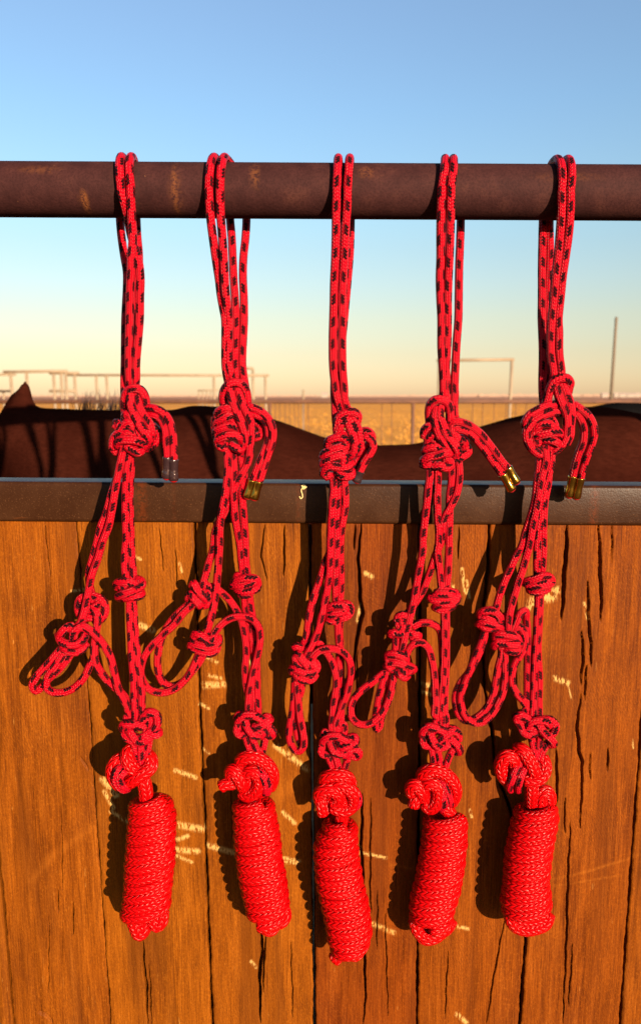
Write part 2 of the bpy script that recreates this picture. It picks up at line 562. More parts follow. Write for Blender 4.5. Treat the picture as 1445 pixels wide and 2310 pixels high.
def ring_extrude(name, prof, xs, zf, y0, mat, parent, smooth=True):
    """profile (dy,dz) swept along x"""
    vs_, fs = [], []
    n = len(prof)
    for x in xs:
        for dy, dz in prof:
            vs_.append((x, y0 + dy, zf(x) + dz))
    for i in range(len(xs) - 1):
        for k in range(n):
            k2 = (k + 1) % n
            fs.append((i * n + k, i * n + k2, (i + 1) * n + k2, (i + 1) * n + k))
    fs.append(tuple(range(n - 1, -1, -1)))
    fs.append(tuple(range((len(xs) - 1) * n, len(xs) * n)))
    me = bpy.data.meshes.new(name)
    me.from_pydata(vs_, [], fs)
    if smooth:
        me.polygons.foreach_set('use_smooth', [len(p.vertices) == 4 for p in me.polygons])
    me.update()
    return new_obj(name, me, mat, parent)


xs = [-1.62 + 0.005 * i for i in range(649)]
prof = [(PIPE_R * math.cos(a), PIPE_R * math.sin(a)) for a in [2 * math.pi * k / 48 for k in range(48)]]
pipe_o = ring_extrude('pipe_rail', prof, xs, pipe_z, PIPE_Y, M['pipe'], fence)
me = pipe_o.data
co = np.empty(len(me.vertices) * 3); me.vertices.foreach_get('co', co); co = co.reshape(-1, 3)
sa = np.zeros(len(co), dtype=np.float32)
for u, v, w, hh, g in ((190, 452, 7, 15, .9), (395, 430, 8, 48, .42), (575, 395, 8, 24, .36), (826, 388, 14, 12, .3), (90, 382, 40, 7, .22), (1280, 400, 60, 9, .15)):
    p = at(u, v, PIPE_Y - PIPE_R * .9)
    k = 0.00052
    d = np.hypot((co[:, 0] - p.x) / (w * k), (co[:, 2] - p.z) / (hh * k))
    sa = np.maximum(sa, g * np.clip(1.5 - d, 0, 1) * (co[:, 1] < PIPE_Y))
me.attributes.new('scuff', 'FLOAT', 'POINT').data.foreach_set('value', sa.astype(np.float32))

TUBE_Y = -0.009     # front face of the square tube
TS = 0.0508


def tube_top(x):
    a, b = at(0, 1089.0, TUBE_Y), at(1445, 1099.0, TUBE_Y)
    return a.z + (b.z - a.z) * (x - a.x) / (b.x - a.x) + 0.0015


cr = 0.0045
prof = []
for cy, cz, a0 in ((TS - cr, -cr, 0), (cr, -cr, 90), (cr, -TS + cr, 180), (TS - cr, -TS + cr, 270)):
    for k in range(5):
        a = math.radians(a0 + 22.5 * k)
        prof.append((cy + cr * math.cos(a), cz + cr * math.sin(a)))
tube_o = ring_extrude('square_tube', prof, [-1.6 + 0.004 * i for i in range(801)], tube_top, TUBE_Y, M['tube'], fence)
# rust scribble and marks on the face
me = tube_o.data
co = np.empty(len(me.vertices) * 3); me.vertices.foreach_get('co', co); co = co.reshape(-1, 3)
sa = np.zeros(len(co), dtype=np.float32)
for u, w in ((318, 16), (395, 3), (670, 3), (1340, 10)):
    x = at(u, 1120, TUBE_Y).x
    sa = np.maximum(sa, np.clip(1.2 - np.abs(co[:, 0] - x) / (w * 0.00055), 0, 1) * (co[:, 2] > 1.37))
me.attributes.new('scuff', 'FLOAT', 'POINT').data.foreach_set('value', (sa * 0.45).astype(np.float32))

# posts carrying the rails, left and right of the picture
for sx in (-1.18, 1.42):
    tb = Tubes()
    ptop = pipe_z(sx) + 0.0
    tb.add([(sx, PIPE_Y + 0.001, -0.3), (sx, PIPE_Y + 0.001, ptop)], 0.0365, sides=28, smooth=False)
    tb.build('post', M['pipe'], fence)

# planks --------------------------------------------------------------
ZB, ZSEAM = 0.04, 0.60


def poly_px(pts, y=0.0):
    return [(at(u, v, y).x, at(u, v, y).z) for u, v in pts]


def xline(pts):
    P = sorted(poly_px(pts), key=lambda p: p[1])
    zz = np.array([p[1] for p in P]); xx = np.array([p[0] for p in P])
    def f(z):
        z = np.asarray(z, dtype=float)
        r = np.interp(z, zz, xx)
        return r
    return f


joints_px = [
    ([(-320, 1190), (-150, 2310)], 4),
    ([(-80, 1190), (-30, 1700), (2, 1990), (30, 2310)], 3),
    ([(172, 1190), (181, 1290), (184, 1380), (190, 1450), (205, 1650), (214, 1800), (228, 2000), (250, 2310)], 2.4),
    ([(438, 1190), (444, 1400), (450, 1600), (461, 1850), (470, 2100), (478, 2310)], 5),
    ([(699, 1190), (701, 1500), (705, 1800), (707, 2050), (709, 2310)], 7),
    ([(946, 1190), (947, 1400), (946, 1700), (943, 2000), (940, 2310)], 7),
    ([(1103, 1190), (1102, 1280), (1088, 1400), (1090, 1470), (1094, 1560), (1112, 1665), (1118, 1740), (1151, 1827), (1181, 1950), (1187, 2105), (1172, 2310)], 6),
    ([(1462, 1190), (1456, 1450), (1442, 1700), (1427, 1900), (1413, 2100), (1398, 2310)], 7),
    ([(1730, 1190), (1640, 2310)], 5),
    ([(2000, 1190), (1880, 2310)], 5),
]
cracks_px = [
    ([(322, 2122), (325, 2180), (330, 2230), (333, 2310)], 6, 9),
    ([(336, 2180), (342, 2310)], 3, 4),
    ([(588, 2085), (590, 2160), (584, 2210), (587, 2310)], 8, 12),
    ([(598, 2110), (592, 2240)], 4, 5),
    ([(640, 1185), (641, 1255), (638, 1300)], 4, 5), ([(596, 1185), (588, 1260), (601, 1310)], 3, 4),
    ([(800, 1185), (798, 1240)], 4, 5),
    ([(813, 1185), (808, 1260), (811, 1345), (818, 1385), (807, 1420), (801, 1465), (798, 1530)], 7, 10),
    ([(806, 1470), (800, 1640)], 3, 4),
    ([(818, 1790), (816, 1830), (814, 1900), (818, 2000), (820, 2135), (824, 2230), (820, 2310)], 6, 9),
    ([(836, 1800), (834, 1990), (836, 2060)], 3, 4), ([(851, 2010), (849, 2140)], 2.5, 3),
    ([(1278, 1185), (1276, 1240), (1270, 1330), (1266, 1400)], 7, 9),
    ([(1349, 1185), (1352, 1260), (1355, 1340), (1354, 1400)], 6, 6),
    ([(1380, 1185), (1378, 1270)], 3, 3),
    ([(1324, 1310), (1326, 1380), (1331, 1450), (1332, 1505)], 5, 6),
    ([(1311, 1425), (1314, 1490), (1309, 1545)], 5, 5), ([(1323, 1500), (1317, 1580)], 4, 4),
    ([(1309, 1565), (1301, 1640), (1305, 1700), (1313, 1720), (1308, 1870)], 6, 7),
    ([(1253, 1690), (1256, 1740), (1254, 1815)], 5, 6),
    ([(1286, 1855), (1280, 1980), (1276, 2140), (1268, 2310)], 4, 6), ([(1291, 2130), (1281, 2270)], 3, 3),
    ([(1274, 1800), (1273, 1880)], 3, 3),
    ([(1138, 2080), (1116, 2190), (1097, 2310)], 3, 4),
    ([(101, 1185), (104, 1240), (112, 1300)], 2.5, 3), ([(360, 1195), (368, 1290)], 2.5, 3), ([(395, 1240), (398, 1320)], 2.5, 3),
    ([(137, 1840), (140, 2010)], 2, 2.5), ([(128, 2010), (131, 2060)], 4, 4), ([(165, 2040), (163, 2110)], 4, 4),
    ([(84, 2285), (100, 2290), (118, 2306)], 6, 5), ([(180, 1710), (200, 1740)], 2.5, 2.5),
    ([(110, 2070), (108, 2240)], 2.5, 3),
    ([(1370, 1690), (1371, 1740)], 4, 4), ([(1330, 1700), (1331, 1760)], 3, 3),
    ([(868, 2060), (874, 2290)], 2.5, 3), ([(1010, 2150), (1003, 2300)], 2.5, 3), ([(655, 2130), (660, 2300)], 2.5, 3),
    ([(520, 1760), (524, 1900)], 2, 2), ([(985, 1250), (990, 1330)], 3, 3), ([(1035, 1190), (1033, 1260)], 3, 3),
]
scuffs_px = [
    ([(310, 1408), (345, 1422)], 12), ([(455, 1480), (490, 1497)], 6), ([(460, 1548), (502, 1546)], 14), ([(468, 1525), (497, 1532)], 7),
    ([(395, 1738), (442, 1754)], 9), ([(398, 1860), (456, 1871)], 15), ([(398, 1895), (424, 1886)], 9), ([(398, 1917), (446, 1921)], 13),
    ([(398, 1930), (434, 1946)], 7), ([(470, 1911), (528, 1927)], 13), ([(232, 1758), (262, 1795)], 13), ([(236, 1786), (256, 1822)], 9),
    ([(250, 1830), (300, 1862)], 8), ([(622, 1684), (692, 1738)], 13), ([(638, 1835), (664, 1860)], 9), ([(640, 1938), (676, 1946)], 7),
    ([(642, 1947), (668, 1951)], 6), ([(1042, 1285), (1050, 1340)], 7), ([(1052, 1312), (1058, 1350)], 7), ([(1022, 1320), (1024, 1345)], 6),
    ([(1195, 1368), (1256, 1332)], 16), ([(1200, 1356), (1246, 1348)], 18), ([(1250, 1530), (1280, 1541)], 11), ([(1280, 1545), (1289, 1580)], 2.5),
    ([(824, 1293), (838, 1301)], 9), ([(812, 1370), (806, 1400)], 7), ([(1316, 1360), (1326, 1400)], 6), ([(840, 2084), (888, 2104)], 10),
    ([(566, 2172), (577, 2185)], 7), ([(1425, 1670), (1427, 1688)], 3), ([(812, 1924), (870, 1935)], 6), ([(950, 1545), (975, 1550)], 10),
    ([(948, 1562), (972, 1568)], 8), ([(1020, 2090), (1058, 2098)], 7), ([(300, 1255), (318, 1262)], 6), ([(405, 1270), (410, 1290)], 5),
    ([(1030, 2290), (1052, 2310)], 10), ([(1060, 1830), (1064, 1845)], 6), ([(560, 1490), (566, 1500)], 5),
    ([(450, 1590), (470, 1600)], 6), ([(455, 1690), (470, 1702)], 5), ([(160, 1335), (200, 1330)], 5),
]
pales_px = [
    ([(70, 1990), (120, 1930), (205, 1870)], 26), ([(630, 1800), (700, 1740)], 40), ([(690, 1560), (700, 1690)], 24),
    ([(1245, 1985), (1330, 1965), (1440, 1930)], 9), ([(1250, 2000), (1400, 1975)], 6), ([(0, 1900), (10, 2310)], 18),
    ([(840, 2085), (900, 2110)], 16), ([(880, 1950), (930, 1960)], 8), ([(420, 1330), (430, 1390)], 25),
]


def seg_dist(X, Z, P):
    best = np.full(X.shape, 9.0)
    tt = np.zeros(X.shape)
    n = len(P) - 1
    for i in range(n):
        (x0, z0), (x1, z1) = P[i], P[i + 1]
        dx, dz = x1 - x0, z1 - z0
        L2 = dx * dx + dz * dz + 1e-12
        s = np.clip(((X - x0) * dx + (Z - z0) * dz) / L2, 0, 1)
        d = np.hypot(X - (x0 + s * dx), Z - (z0 + s * dz))
        m = d < best
        best = np.where(m, d, best)
        tt = np.where(m, (i + s) / n, tt)
    return best, tt


MMPX = DW / F * 1.03
cracksW = [(poly_px(p), w * MMPX, d / 1000) for p, w, d in cracks_px]
scuffsW = [(poly_px(p), w * MMPX * 0.5) for p, w in scuffs_px]
palesW = [(poly_px(p), w * MMPX * 0.5) for p, w in pales_px]
TH = 0.038


def make_plank(i, fl, fr, gl, gr, fine=True):
    ztop_l = float(tube_top(float(fl(1.3)))) - TS - 0.0008
    ztop_r = float(tube_top(float(fr(1.3)))) - TS - 0.0008
    nx = 230 if fine else 10
    nz = 330 if fine else 12
    zlo = ZSEAM if fine else ZB
    s = np.linspace(0, 1, nx)
    q = np.linspace(0, 1, nz)
    zt = ztop_l + (ztop_r - ztop_l) * s
    Z = zlo + (zt[None, :] - zlo) * q[:, None]
    if fine:
        Z = np.vstack([np.full((1, nx), ZB), Z]); nz += 1
    XL = fl(Z[:, 0]) + gl / 2
    XR = fr(Z[:, 0]) - gr / 2
    if fine:
        w = np.interp(Z[:, 0], [0.6, 1.4], [1, 1])
        jag = lambda ph: 0.0005 * (np.sin(Z[:, 0] * 61 + ph) + 0.7 * np.sin(Z[:, 0] * 173 + 2 * ph) + 0.5 * np.sin(Z[:, 0] * 411 + 3 * ph))
        XL = XL + jag(i * 1.7); XR = XR + jag(i * 1.7 + 4)
    # finer columns near the edges
    ss = s + 0.0 * s
    X = XL[:, None] + (XR - XL)[:, None] * ss[None, :]
    Y = np.zeros_like(X)
    ed = np.minimum(X - XL[:, None], XR[:, None] - X)
    Y += 0.0016 * np.clip(1 - ed / 0.003, 0, 1) ** 2
    Y += 0.00035 * np.sin(X * 31 + i) * np.sin(Z * 5 + i * 2) + 0.0002 * np.sin(X * 95 + 3 * Z + i)
    cupp = 0.0012 * ((ss - 0.5) * 2) ** 2
    Y += cupp[None, :] * (1 if i % 2 else -0.4) + 0.0012 * math.sin(i * 2.7) + 0.0012
    SC = np.zeros_like(X); PL = np.zeros_like(X)
    if fine:
        x0, x1 = X.min() - .01, X.max() + .01
        for P, w, d in cracksW:
            if min(p[0] for p in P) > x1 or max(p[0] for p in P) < x0:
                continue
            dist, tt = seg_dist(X + 0.0005 * np.sin(Z * 93 + i) + 0.00035 * np.sin(Z * 233 + 2 * i), Z, P)
            wv = w * 0.62 * np.clip(np.sin(np.clip(tt, 0.0, 1) * math.pi) ** 0.5, 0.12, 1) + 0.0002
            Y += 1.5 * d * np.clip((1.0 - dist / wv) * 2.2, 0, 1)
        for P, w in scuffsW:
            if min(p[0] for p in P) > x1 + .02 or max(p[0] for p in P) < x0 - .02:
                continue
            dist, tt = seg_dist(X, Z, P)
            SC = np.maximum(SC, np.clip(1.5 - dist / w, 0, 1))
        for P, w in palesW:
            dist, tt = seg_dist(X, Z, P)
            PL = np.maximum(PL, np.exp(-(dist / (w * 0.75)) ** 2) * (0.5 + 0.5 * np.sin(np.clip(tt, 0, 1) * math.pi)) * (0.75 + 0.25 * np.sin(X * 900 + Z * 130)))
    nv = nx * nz
    origin = Vector((float(X[0].mean()), 0.0, ZB))
    verts = np.stack([X - origin.x, Y, Z - origin.z], -1).reshape(-1, 3)
    idx = np.arange(nv).reshape(nz, nx)
    a, b, c_, d_ = idx[:-1, :-1].ravel(), idx[:-1, 1:].ravel(), idx[1:, 1:].ravel(), idx[1:, :-1].ravel()
    faces = np.stack([a, b, c_, d_], -1).tolist()
    # back edge loop
    loop = list(idx[0, :]) + list(idx[1:, -1]) + list(idx[-1, -2::-1]) + list(idx[-2:0:-1, 0])
    bv = verts[loop].copy(); bv[:, 1] = TH
    n0 = nv
    m = len(loop)
    verts = np.vstack([verts, bv])
    for k in range(m):
        k2 = (k + 1) % m
        faces.append([int(loop[k2]), int(loop[k]), n0 + k, n0 + k2])
    # flat back
    faces.append([n0 + 0, n0 + (nx - 1 + nz - 1 + nx - 1), n0 + (nx - 1 + nz - 1), n0 + nx - 1])
    me = bpy.data.meshes.new('plank')
    me.from_pydata(verts.tolist(), [], faces)
    sm = np.zeros(len(faces), dtype=bool); sm[:len(a)] = True
    me.polygons.foreach_set('use_smooth', sm)
    for nm, A in (('scuff', SC), ('pale', PL)):
        full = np.zeros(len(verts), dtype=np.float32); full[:nv] = A.ravel()
        me.attributes.new(nm, 'FLOAT', 'POINT').data.foreach_set('value', full)
    me.update()
    o = new_obj('plank', me, M['wood'], fence)
    o.location = origin
    return o


J = [(xline(p), g * MMPX) for p, g in joints_px]
for i in range(len(J) - 1):
    fine = 1 <= i <= 7
    make_plank(i, J[i][0], J[i + 1][0], J[i][1], J[i + 1][1], fine)
for k in range(6):     # planks beyond the picture
    xa = float(J[0][0](1.0)) - 0.145 * (k + 1)
    if xa > -1.6:
        make_plank(20 + k, (lambda z, x=xa: np.full_like(np.asarray(z, float), x)), (lambda z, x=xa, k=k: np.full_like(np.asarray(z, float), x + 0.143)) if k else
                   (lambda z, x=xa: J[0][0](z) - 0.004), 0.002, 0.002, False)
    xb = float(J[-1][0](1.0)) + 0.145 * k + 0.004
    make_plank(30 + k, (lambda z, x=xb: np.full_like(np.asarray(z, float), x)) if k else (lambda z: J[-1][0](z) + 0.004),
               (lambda z, x=xb: np.full_like(np.asarray(z, float), x + 0.143)), 0.002, 0.002, False)

# ------------------------------------------------------------------ rope work
CROPS = {
    'P2': (200, 320, 2.89), 'P3': (680, 320, 2.007), 'P7': (700, 680, 1.94),
    'C1': (0, 820, 3.01), 'C2': (0, 1150, 3.01), 'C3': (180, 1580, 4.053), 'C4': (400, 820, 4.516), 'C5': (300, 1200, 3.6125),
    'C6': (440, 1580, 4.053), 'C7': (640, 880, 4.014), 'C8': (580, 1250, 4.817), 'C9': (620, 1600, 3.85), 'C10': (880, 860, 4.516),
    'C11': (760, 1240, 4.014), 'C12': (840, 1600, 4.2), 'C13': (1100, 820, 4.188), 'C14': (1000, 1230, 4.817), 'C15': (1040, 1580, 4.053),
}


def parse(s):
    """'C1: x,y,k x,y ... | C2: ...' -> list of (u, v, k) in photo pixels; k = layers towards the viewer"""
    out = []
    for seg in s.split('|'):
        name, body = seg.split(':')
        x0, y0, sc = CROPS[name.strip()]
        for w in body.split():
            q = w.split(',')
            out.append((x0 + float(q[0]) / sc, y0 + float(q[1]) / sc, float(q[2]) if len(q) > 2 else 0.0))
    return out


class Halter:
    def __init__(self, prof, label, order):
        self.pv = [p[0] for p in prof]
        self.pd = [p[1] for p in prof]
        self.label = label

    def depth(self, v):
        return float(np.interp(v, self.pv, self.pd))

    def back(self, v):
        return float(np.interp(v, [495, 900], [-(PIPE_Y + PIPE_R + RR) * 1000, self.depth(900) - 4]))

    def pts(self, s, unit=RR, back=False):
        r = []
        for u, v, k in parse(s):
            d = (self.back(v) if back else self.depth(v)) / 1000 + k * unit
            r.append(at(u, v, -d))
        return r

    def over(self, front, back, xt):
        """cord from the knot up the front of the pipe, over it and down behind"""
        f = self.pts(front)
        b = self.pts(back, back=True)
        rad = PIPE_R + RR * 0.96
        uf, ub = parse(front)[0][0], parse(back)[0][0]
        xf = at(uf, 430, PIPE_Y - rad).x
        xtt = at(xt, 352, PIPE_Y).x
        xb = at(ub, 495, PIPE_Y + rad).x
        arc = []
        for deg in range(188, -9, -12):
            a = math.radians(deg)
            x = np.interp(deg, [-8, 90, 188], [xb, xtt, xf])
            arc.append(Vector((x, PIPE_Y + rad * math.cos(a), pipe_z(x) + rad * math.sin(a))))
        return list(reversed(f)) + arc + b


def ferrule(p0, p1, r, mat, parent, tipmat):
    d = (p1 - p0)
    t = Tubes()
    pts = [p0 - d * 0.02, p0, p0 + d * 0.3, p0 + d * 0.6, p0 + d * 0.92]
    t.add(pts, r, sides=16, step=0.002, taper=lambda s: 1.0 + 0.06 * math.sin(s * 9))
    o = t.build('ferrule', mat, parent)
    t2 = Tubes()
    t2.add([p0 + d * 0.85, p0 + d * 0.97], r * 0.80, sides=12, smooth=False)
    t2.build('cord_tip', tipmat, parent)
    return o


def build_halter(h, spec):
    root_loc = at(*spec['root'], -0.05)
    root = empty('rope_halter', root_loc)
    tag(root, h.label, 'rope halter', 'red rope halters hanging along the rail')
    for name, items in spec['parts']:
        t = Tubes()
        for s in items:
            t.add(h.pts(s), RR * (1.1 if 'knot' in name else 1.0))
        t.build(name, M['halter'], root)
    for fr, bk, xt in spec['over']:
        t = Tubes()
        t.add(h.over(fr, bk, xt), RR)
        t.build('crown_strand', M['halter'], root)
    for s, fer in spec['tails']:
        t = Tubes()
        P = h.pts(s)
        t.add(P, RR)
        o = t.build('tail', M['halter'], root)
        e = h.pts(fer)
        ferrule(e[0], e[1], RR * 1.13, M[spec['ferrule']], o, M['tip'])
    return root


def build_lead(h, spec, label):
    prof, turns, tilt, dc = spec['hank']
    x0, y0, sc = CROPS[spec['crop']]
    ys = [p[0] for p in prof]
    ctr = at(x0 + prof[0][1] / sc, y0 + prof[0][0] / sc, -dc / 1000)
    root = empty('lead_rope', ctr)
    tag(root, label, 'lead rope', 'coiled red lead ropes tied to the halters')
    coil = Tubes()
    pts = []
    n = int(turns * 26)
    rs = random.Random(int(ctr.x * 1e4))
    wob = [rs.uniform(-1, 1) for _ in range(int(turns) + 3)]
    ph0 = spec.get('phase', 2.2)
    for i in range(n + 1):
        t = i / 26
        zy = ys[0] + (ys[-1] - ys[0]) * i / n
        cx = np.interp(zy, ys, [p[1] for p in prof])
        hw = np.interp(zy, ys, [p[2] for p in prof])
        wv = wob[int(t)] * (1 - t % 1) + wob[int(t) + 1] * (t % 1)
        c = at(x0 + cx / sc, y0 + zy / sc, -dc / 1000)
        e = at(x0 + (cx + hw) / sc, y0 + zy / sc, -dc / 1000)
        A = (e.x - c.x) - LR + 0.0009 * wv
        B = spec.get('half', 0.0245) - LR + 0.0006 * wv
        th = ph0 + 2 * math.pi * t
        pts.append(c + Vector((A * math.cos(th), -B * math.sin(th), tilt * A * math.cos(th) + 0.0006 * wv)))
    coil.add(pts, LR * 1.08, sides=14, step=0.003, smooth=False)
    coil.build('coil', M['lead'], root)
    kn = Tubes()
    for s in spec['knot']:
        kn.add([p for p in h.pts(s, unit=0.0062)], LR * spec.get('kr', 1.15), sides=14)
    kn.build('knot', M['lead'], root)
    for s in spec['bights']:
        b = Tubes()
        b.add(h.pts(s, unit=0.0062), LR * 1.22, sides=14)
        b.build('bight', M['lead'], root)
    if 'end' in spec:
        s = spec['end']
        b = Tubes()
        b.add(h.pts(s, unit=0.0062), LR * 1.02, sides=14)
        o = b.build('rope_end', M['lead'], root)
    return root


HALTERS = []
# ---- 1
HALTERS.append((
    Halter([(430, 79.6), (900, 54), (1130, 52), (1330, 55), (1500, 66), (1650, 68), (2000, 70)],
           'leftmost red rope halter with black flecks and dark clear-taped tail tips', 0),
    dict(root=(295, 430), ferrule='tape',
     over=[
      ('P2: 212,330 232,400,-.4 250,470,-1.2 275,600,-2 310,720,-1.2 330,800,-.4 338,900 335,1000 333,1156 | C1: 925,0 925,100 915,200,-1 900,300,-2',
       'P2: 205,505 215,620 232,740 250,850 250,950 245,1050 240,1156 | C1: 848,0 845,150 850,280 870,400,-1', 278),
      ('P2: 275,330,.3 278,420,.3 285,540,.3 288,640,.3 280,740,.3 278,840,.3 272,940 270,1040 268,1156 | C1: 875,0 878,100 880,170,-1 880,300,-2',
       'P2: 312,505 318,620 328,740 325,850 310,1000,-1 300,1156,-1 | C1: 890,0,-1 890,200,-2', 300)],
     parts=[
      ('crown_knot', [
       'C1: 850,330,-1.5 845,260,0 860,200,.8 905,170,1.3 955,180,1.2 985,230,.6 990,290,0 985,350,-1',
       'C1: 885,190,.5 890,270,1.6 920,360,1.8 965,440,1.8 1005,500,1.2 1010,540,0 980,570,-2',
       'C1: 930,210,.3 940,280,1.2 975,350,1.2 1015,410,1 1030,470,.5 1015,530,-.5',
       'C1: 1030,420,-1 1080,480,-1.5 1050,540,-1.5 990,580,-2',
       'C1: 850,380,0 855,345,.6 885,350,1 900,390,1 880,420,.6',
       'C1: 800,430,-1 815,460,.4 835,430,.8 880,400,1.4 905,430,1.2 890,470,.8',
       'C1: 790,440,-.6 795,400,-1 835,465,.8 880,460,1.3 920,500,1 940,540,.3',
       'C1: 765,580,-.5 775,510,.2 820,470,.8 880,480,1',
       'C1: 800,560,.2 810,525,1.4 880,520,2 950,530,1.8 980,545,1 975,575,0',
       'C1: 860,560,1 900,590,1.5 940,605,1.4 960,590,.6 960,560,-.5',
       'C1: 775,500,-1 765,560,-.8 790,600,-1 830,600,-1',
       'C1: 900,440,.4 930,480,.9 940,530,.6 900,560,.2']),
      ('cheek_strand', ['C1: 850,540,.4 830,620,.5 810,720,.3 785,850,.3 765,970,.2 740,1100,.2 | C2: 700,210,.2 665,330,.2 625,440,.3 605,540,.5 590,620,.8 570,700,.9 550,760,.6 520,800,.2 505,830,-1']),
      ('cheek_strand', ['C1: 840,580,-.5 800,760,-1 760,880,-1 715,1040,-1 | C2: 690,100,-1 660,220,-1 630,330,-1 605,430,-1.2 612,520,-1.5 630,600,-1.5 645,660,-1']),
      ('throat_strand', ['C1: 880,600 865,720 855,850 853,960 855,1080 | C2: 858,200 850,300 850,400 862,480 880,560 880,680 885,780 890,880 895,980 903,1080 910,1180 912,1280 | C3: 505,0,.3 505,100,.3 510,180,0 540,260,-1']),
      ('throat_strand', ['C1: 890,600,-.8 890,700,-1 880,900,-1 885,1050,-1 | C2: 890,200,-.7 895,330,-.3 905,420,0 905,490,-.3 905,600,-1 910,700,-1 920,850,-.8 930,960,-.6 940,1060,-.4 958,1180,-.2 965,1280,0 | C3: 568,0 570,100 580,180,-.3 580,260,-1']),
      ('cheek_knot', [
       'C2: 930,470,0 960,485,.8 965,510,1.4 920,540,2 860,565,2 815,580,1.2 805,592,0 830,600,-1',
       'C2: 800,530,-1 795,500,.4 830,490,1.4 880,495,1.8 925,510,1.2 955,530,0',
       'C2: 840,600,.3 890,592,1.2 940,588,1.2 962,575,.3 950,545,-1',
       'C2: 800,500,0 830,520,1 850,540,.6']),
      ('cheek_knot', [
       'C2: 560,740,-1.5 535,680,-1.2 545,610,-1 590,585,-1 650,590,-.8 700,620,-.5 715,680,-.4 690,740,-.6 640,760,-1',
       'C2: 560,640,-1 590,680,-.6 640,660,-.4 680,640,-.2',
       'C2: 570,740,-1.4 610,730,-1 660,740,-1']),
      ('nose_strand', ['C2: 625,670,-.4 645,680,.2 665,740,.4 655,820,.2 645,900 640,980 655,1050,-.3 700,1120,-.5 750,1180,-.8 810,1230,-.8 860,1290,-.5 890,1380,-.5 | C3: 470,130,-.5']),
      ('nose_strand', ['C2: 520,810,1 560,790,1.5 610,815,1.4 660,860,1.2 710,925,1 750,1000,.8 775,1100,.6 800,1200,.5 830,1270,.5 870,1340,.3 | C3: 440,80,.2 470,150,-.4']),
      ('nose_knot', [
       'C2: 400,840,0 415,890,1.4 470,915,2 530,910,2 570,880,1.5 580,840,.5 560,800,0',
       'C2: 425,920,.2 450,950,1.2 510,965,1.5 560,945,1.2 585,905,.3',
       'C2: 405,870,.4 420,835,1.2 455,800,1.3 485,790,1.1 495,840,.8 490,880,.3',
       'C2: 500,880,.8 505,835,1.6 545,797,1.6 575,800,1']),
      ('nose_loop', ['C2: 430,930,.3 405,955,.3 350,1020,.3 290,1085,.2 240,1145,.2 222,1195,0 245,1230,-.6 285,1205,-1 330,1150,-.8 385,1100,-.4 440,1040,-.2 490,965,0']),
      ('nose_loop', ['C2: 450,950,.5 385,1050,.6 340,1110,.6 315,1170,.6 325,1215,.6 370,1240,.5 440,1238,.4 510,1205,.2 570,1140,0 610,1060,-.3 640,990,-.8 655,900,-1.2']),
      ('fiador_knot', [
       'C3: 570,230,.2 590,140,.6 640,105,1 700,130,1 715,190,.8 690,250,.8 640,290,1 590,325,1.4 545,350,1.2 510,330,.4',
       'C3: 600,250,.9 520,225,1.6 450,215,1.8 400,222,1.4 390,250,.6 420,275,-.4',
       'C3: 420,280,-.3 412,320,.5 440,345,.9 480,365,1 520,400,.3',
       'C3: 430,250,.4 470,300,1.6 500,345,1.8 540,380,1.6 600,370,1.2 650,330,1',
       'C3: 620,280,.8 690,315,1.4 725,300,1 715,275,0',
       'C3: 560,190,1.1 620,150,.7 640,180,.4 630,230,.2',
       'C3: 440,140,-.4 430,180,0 450,210,.4']),
      ('fiador_tail', ['C3: 490,370,.4 510,440,.5 530,510,.3 560,570,-.2']),
      ('fiador_tail', ['C3: 560,370,.6 560,460,.8 565,540,.6 575,590,0']),
      ('fiador_tail', ['C3: 640,330,.2 625,420,.3 605,510,.3 590,580,-.2']),
      ('lead_loop', ['C3: 420,600,.2 350,630,2.4 325,700,2.8 350,780,2.6 400,818,1.8 450,800,.8', 'C3: 460,620,.6 400,660,2.6 365,715,3 390,780,2.8 440,805,1.6']),
     ],
     tails=[('C1: 990,350,-.5 1040,350,.5 1090,375,.8 1120,440,.8 1130,540,.8 1138,645,.8', 'C1: 1138,640,.8 1131,790,.8'),
            ('C1: 985,300,0 1050,305,1 1110,335,1.2 1150,390,1 1172,470,1 1178,560,1 1180,660,1', 'C1: 1180,655,1 1179,805,1')]),
    dict(crop='C3', phase=0.4,
         hank=([(905, 640, 196), (1060, 662, 222), (1300, 650, 230), (1500, 640, 230), (1700, 625, 228), (1850, 610, 230), (1930, 600, 232)], 11.6, 0.16, 66),
         knot=['C3: 510,430,-1.4 440,480,.2 440,540,1 480,610,1.1 540,650,.4 600,690,-1',
               'C3: 440,510,-.8 345,555,0 302,630,.2 318,710,.2 375,770,0 450,770,-.6',
               'C3: 570,470,-1 645,535,-.1 645,610,.8 570,670,1.3 490,725,1.1 430,760,.2 400,770,-1',
               'C3: 540,650,.2 585,740,.5 602,820,.4 605,890,.1 600,960,-.8', 'C3: 400,560,-.6 440,640,-.5 500,700,-.4 560,720,-.5', 'C3: 420,720,-.7 380,650,-.6 430,580,-.8'],
         bights=['C3: 470,1900,.4 490,2000,.7 520,2080,.7 550,2130,.5 585,2090,.1 590,1990,-.3', 'C3: 650,1930,.1 680,2020,.2 705,2050,.2 740,2020,0 750,1930,-.3']),
    'coiled red lead rope under the leftmost halter, two uneven ends poking out below'))
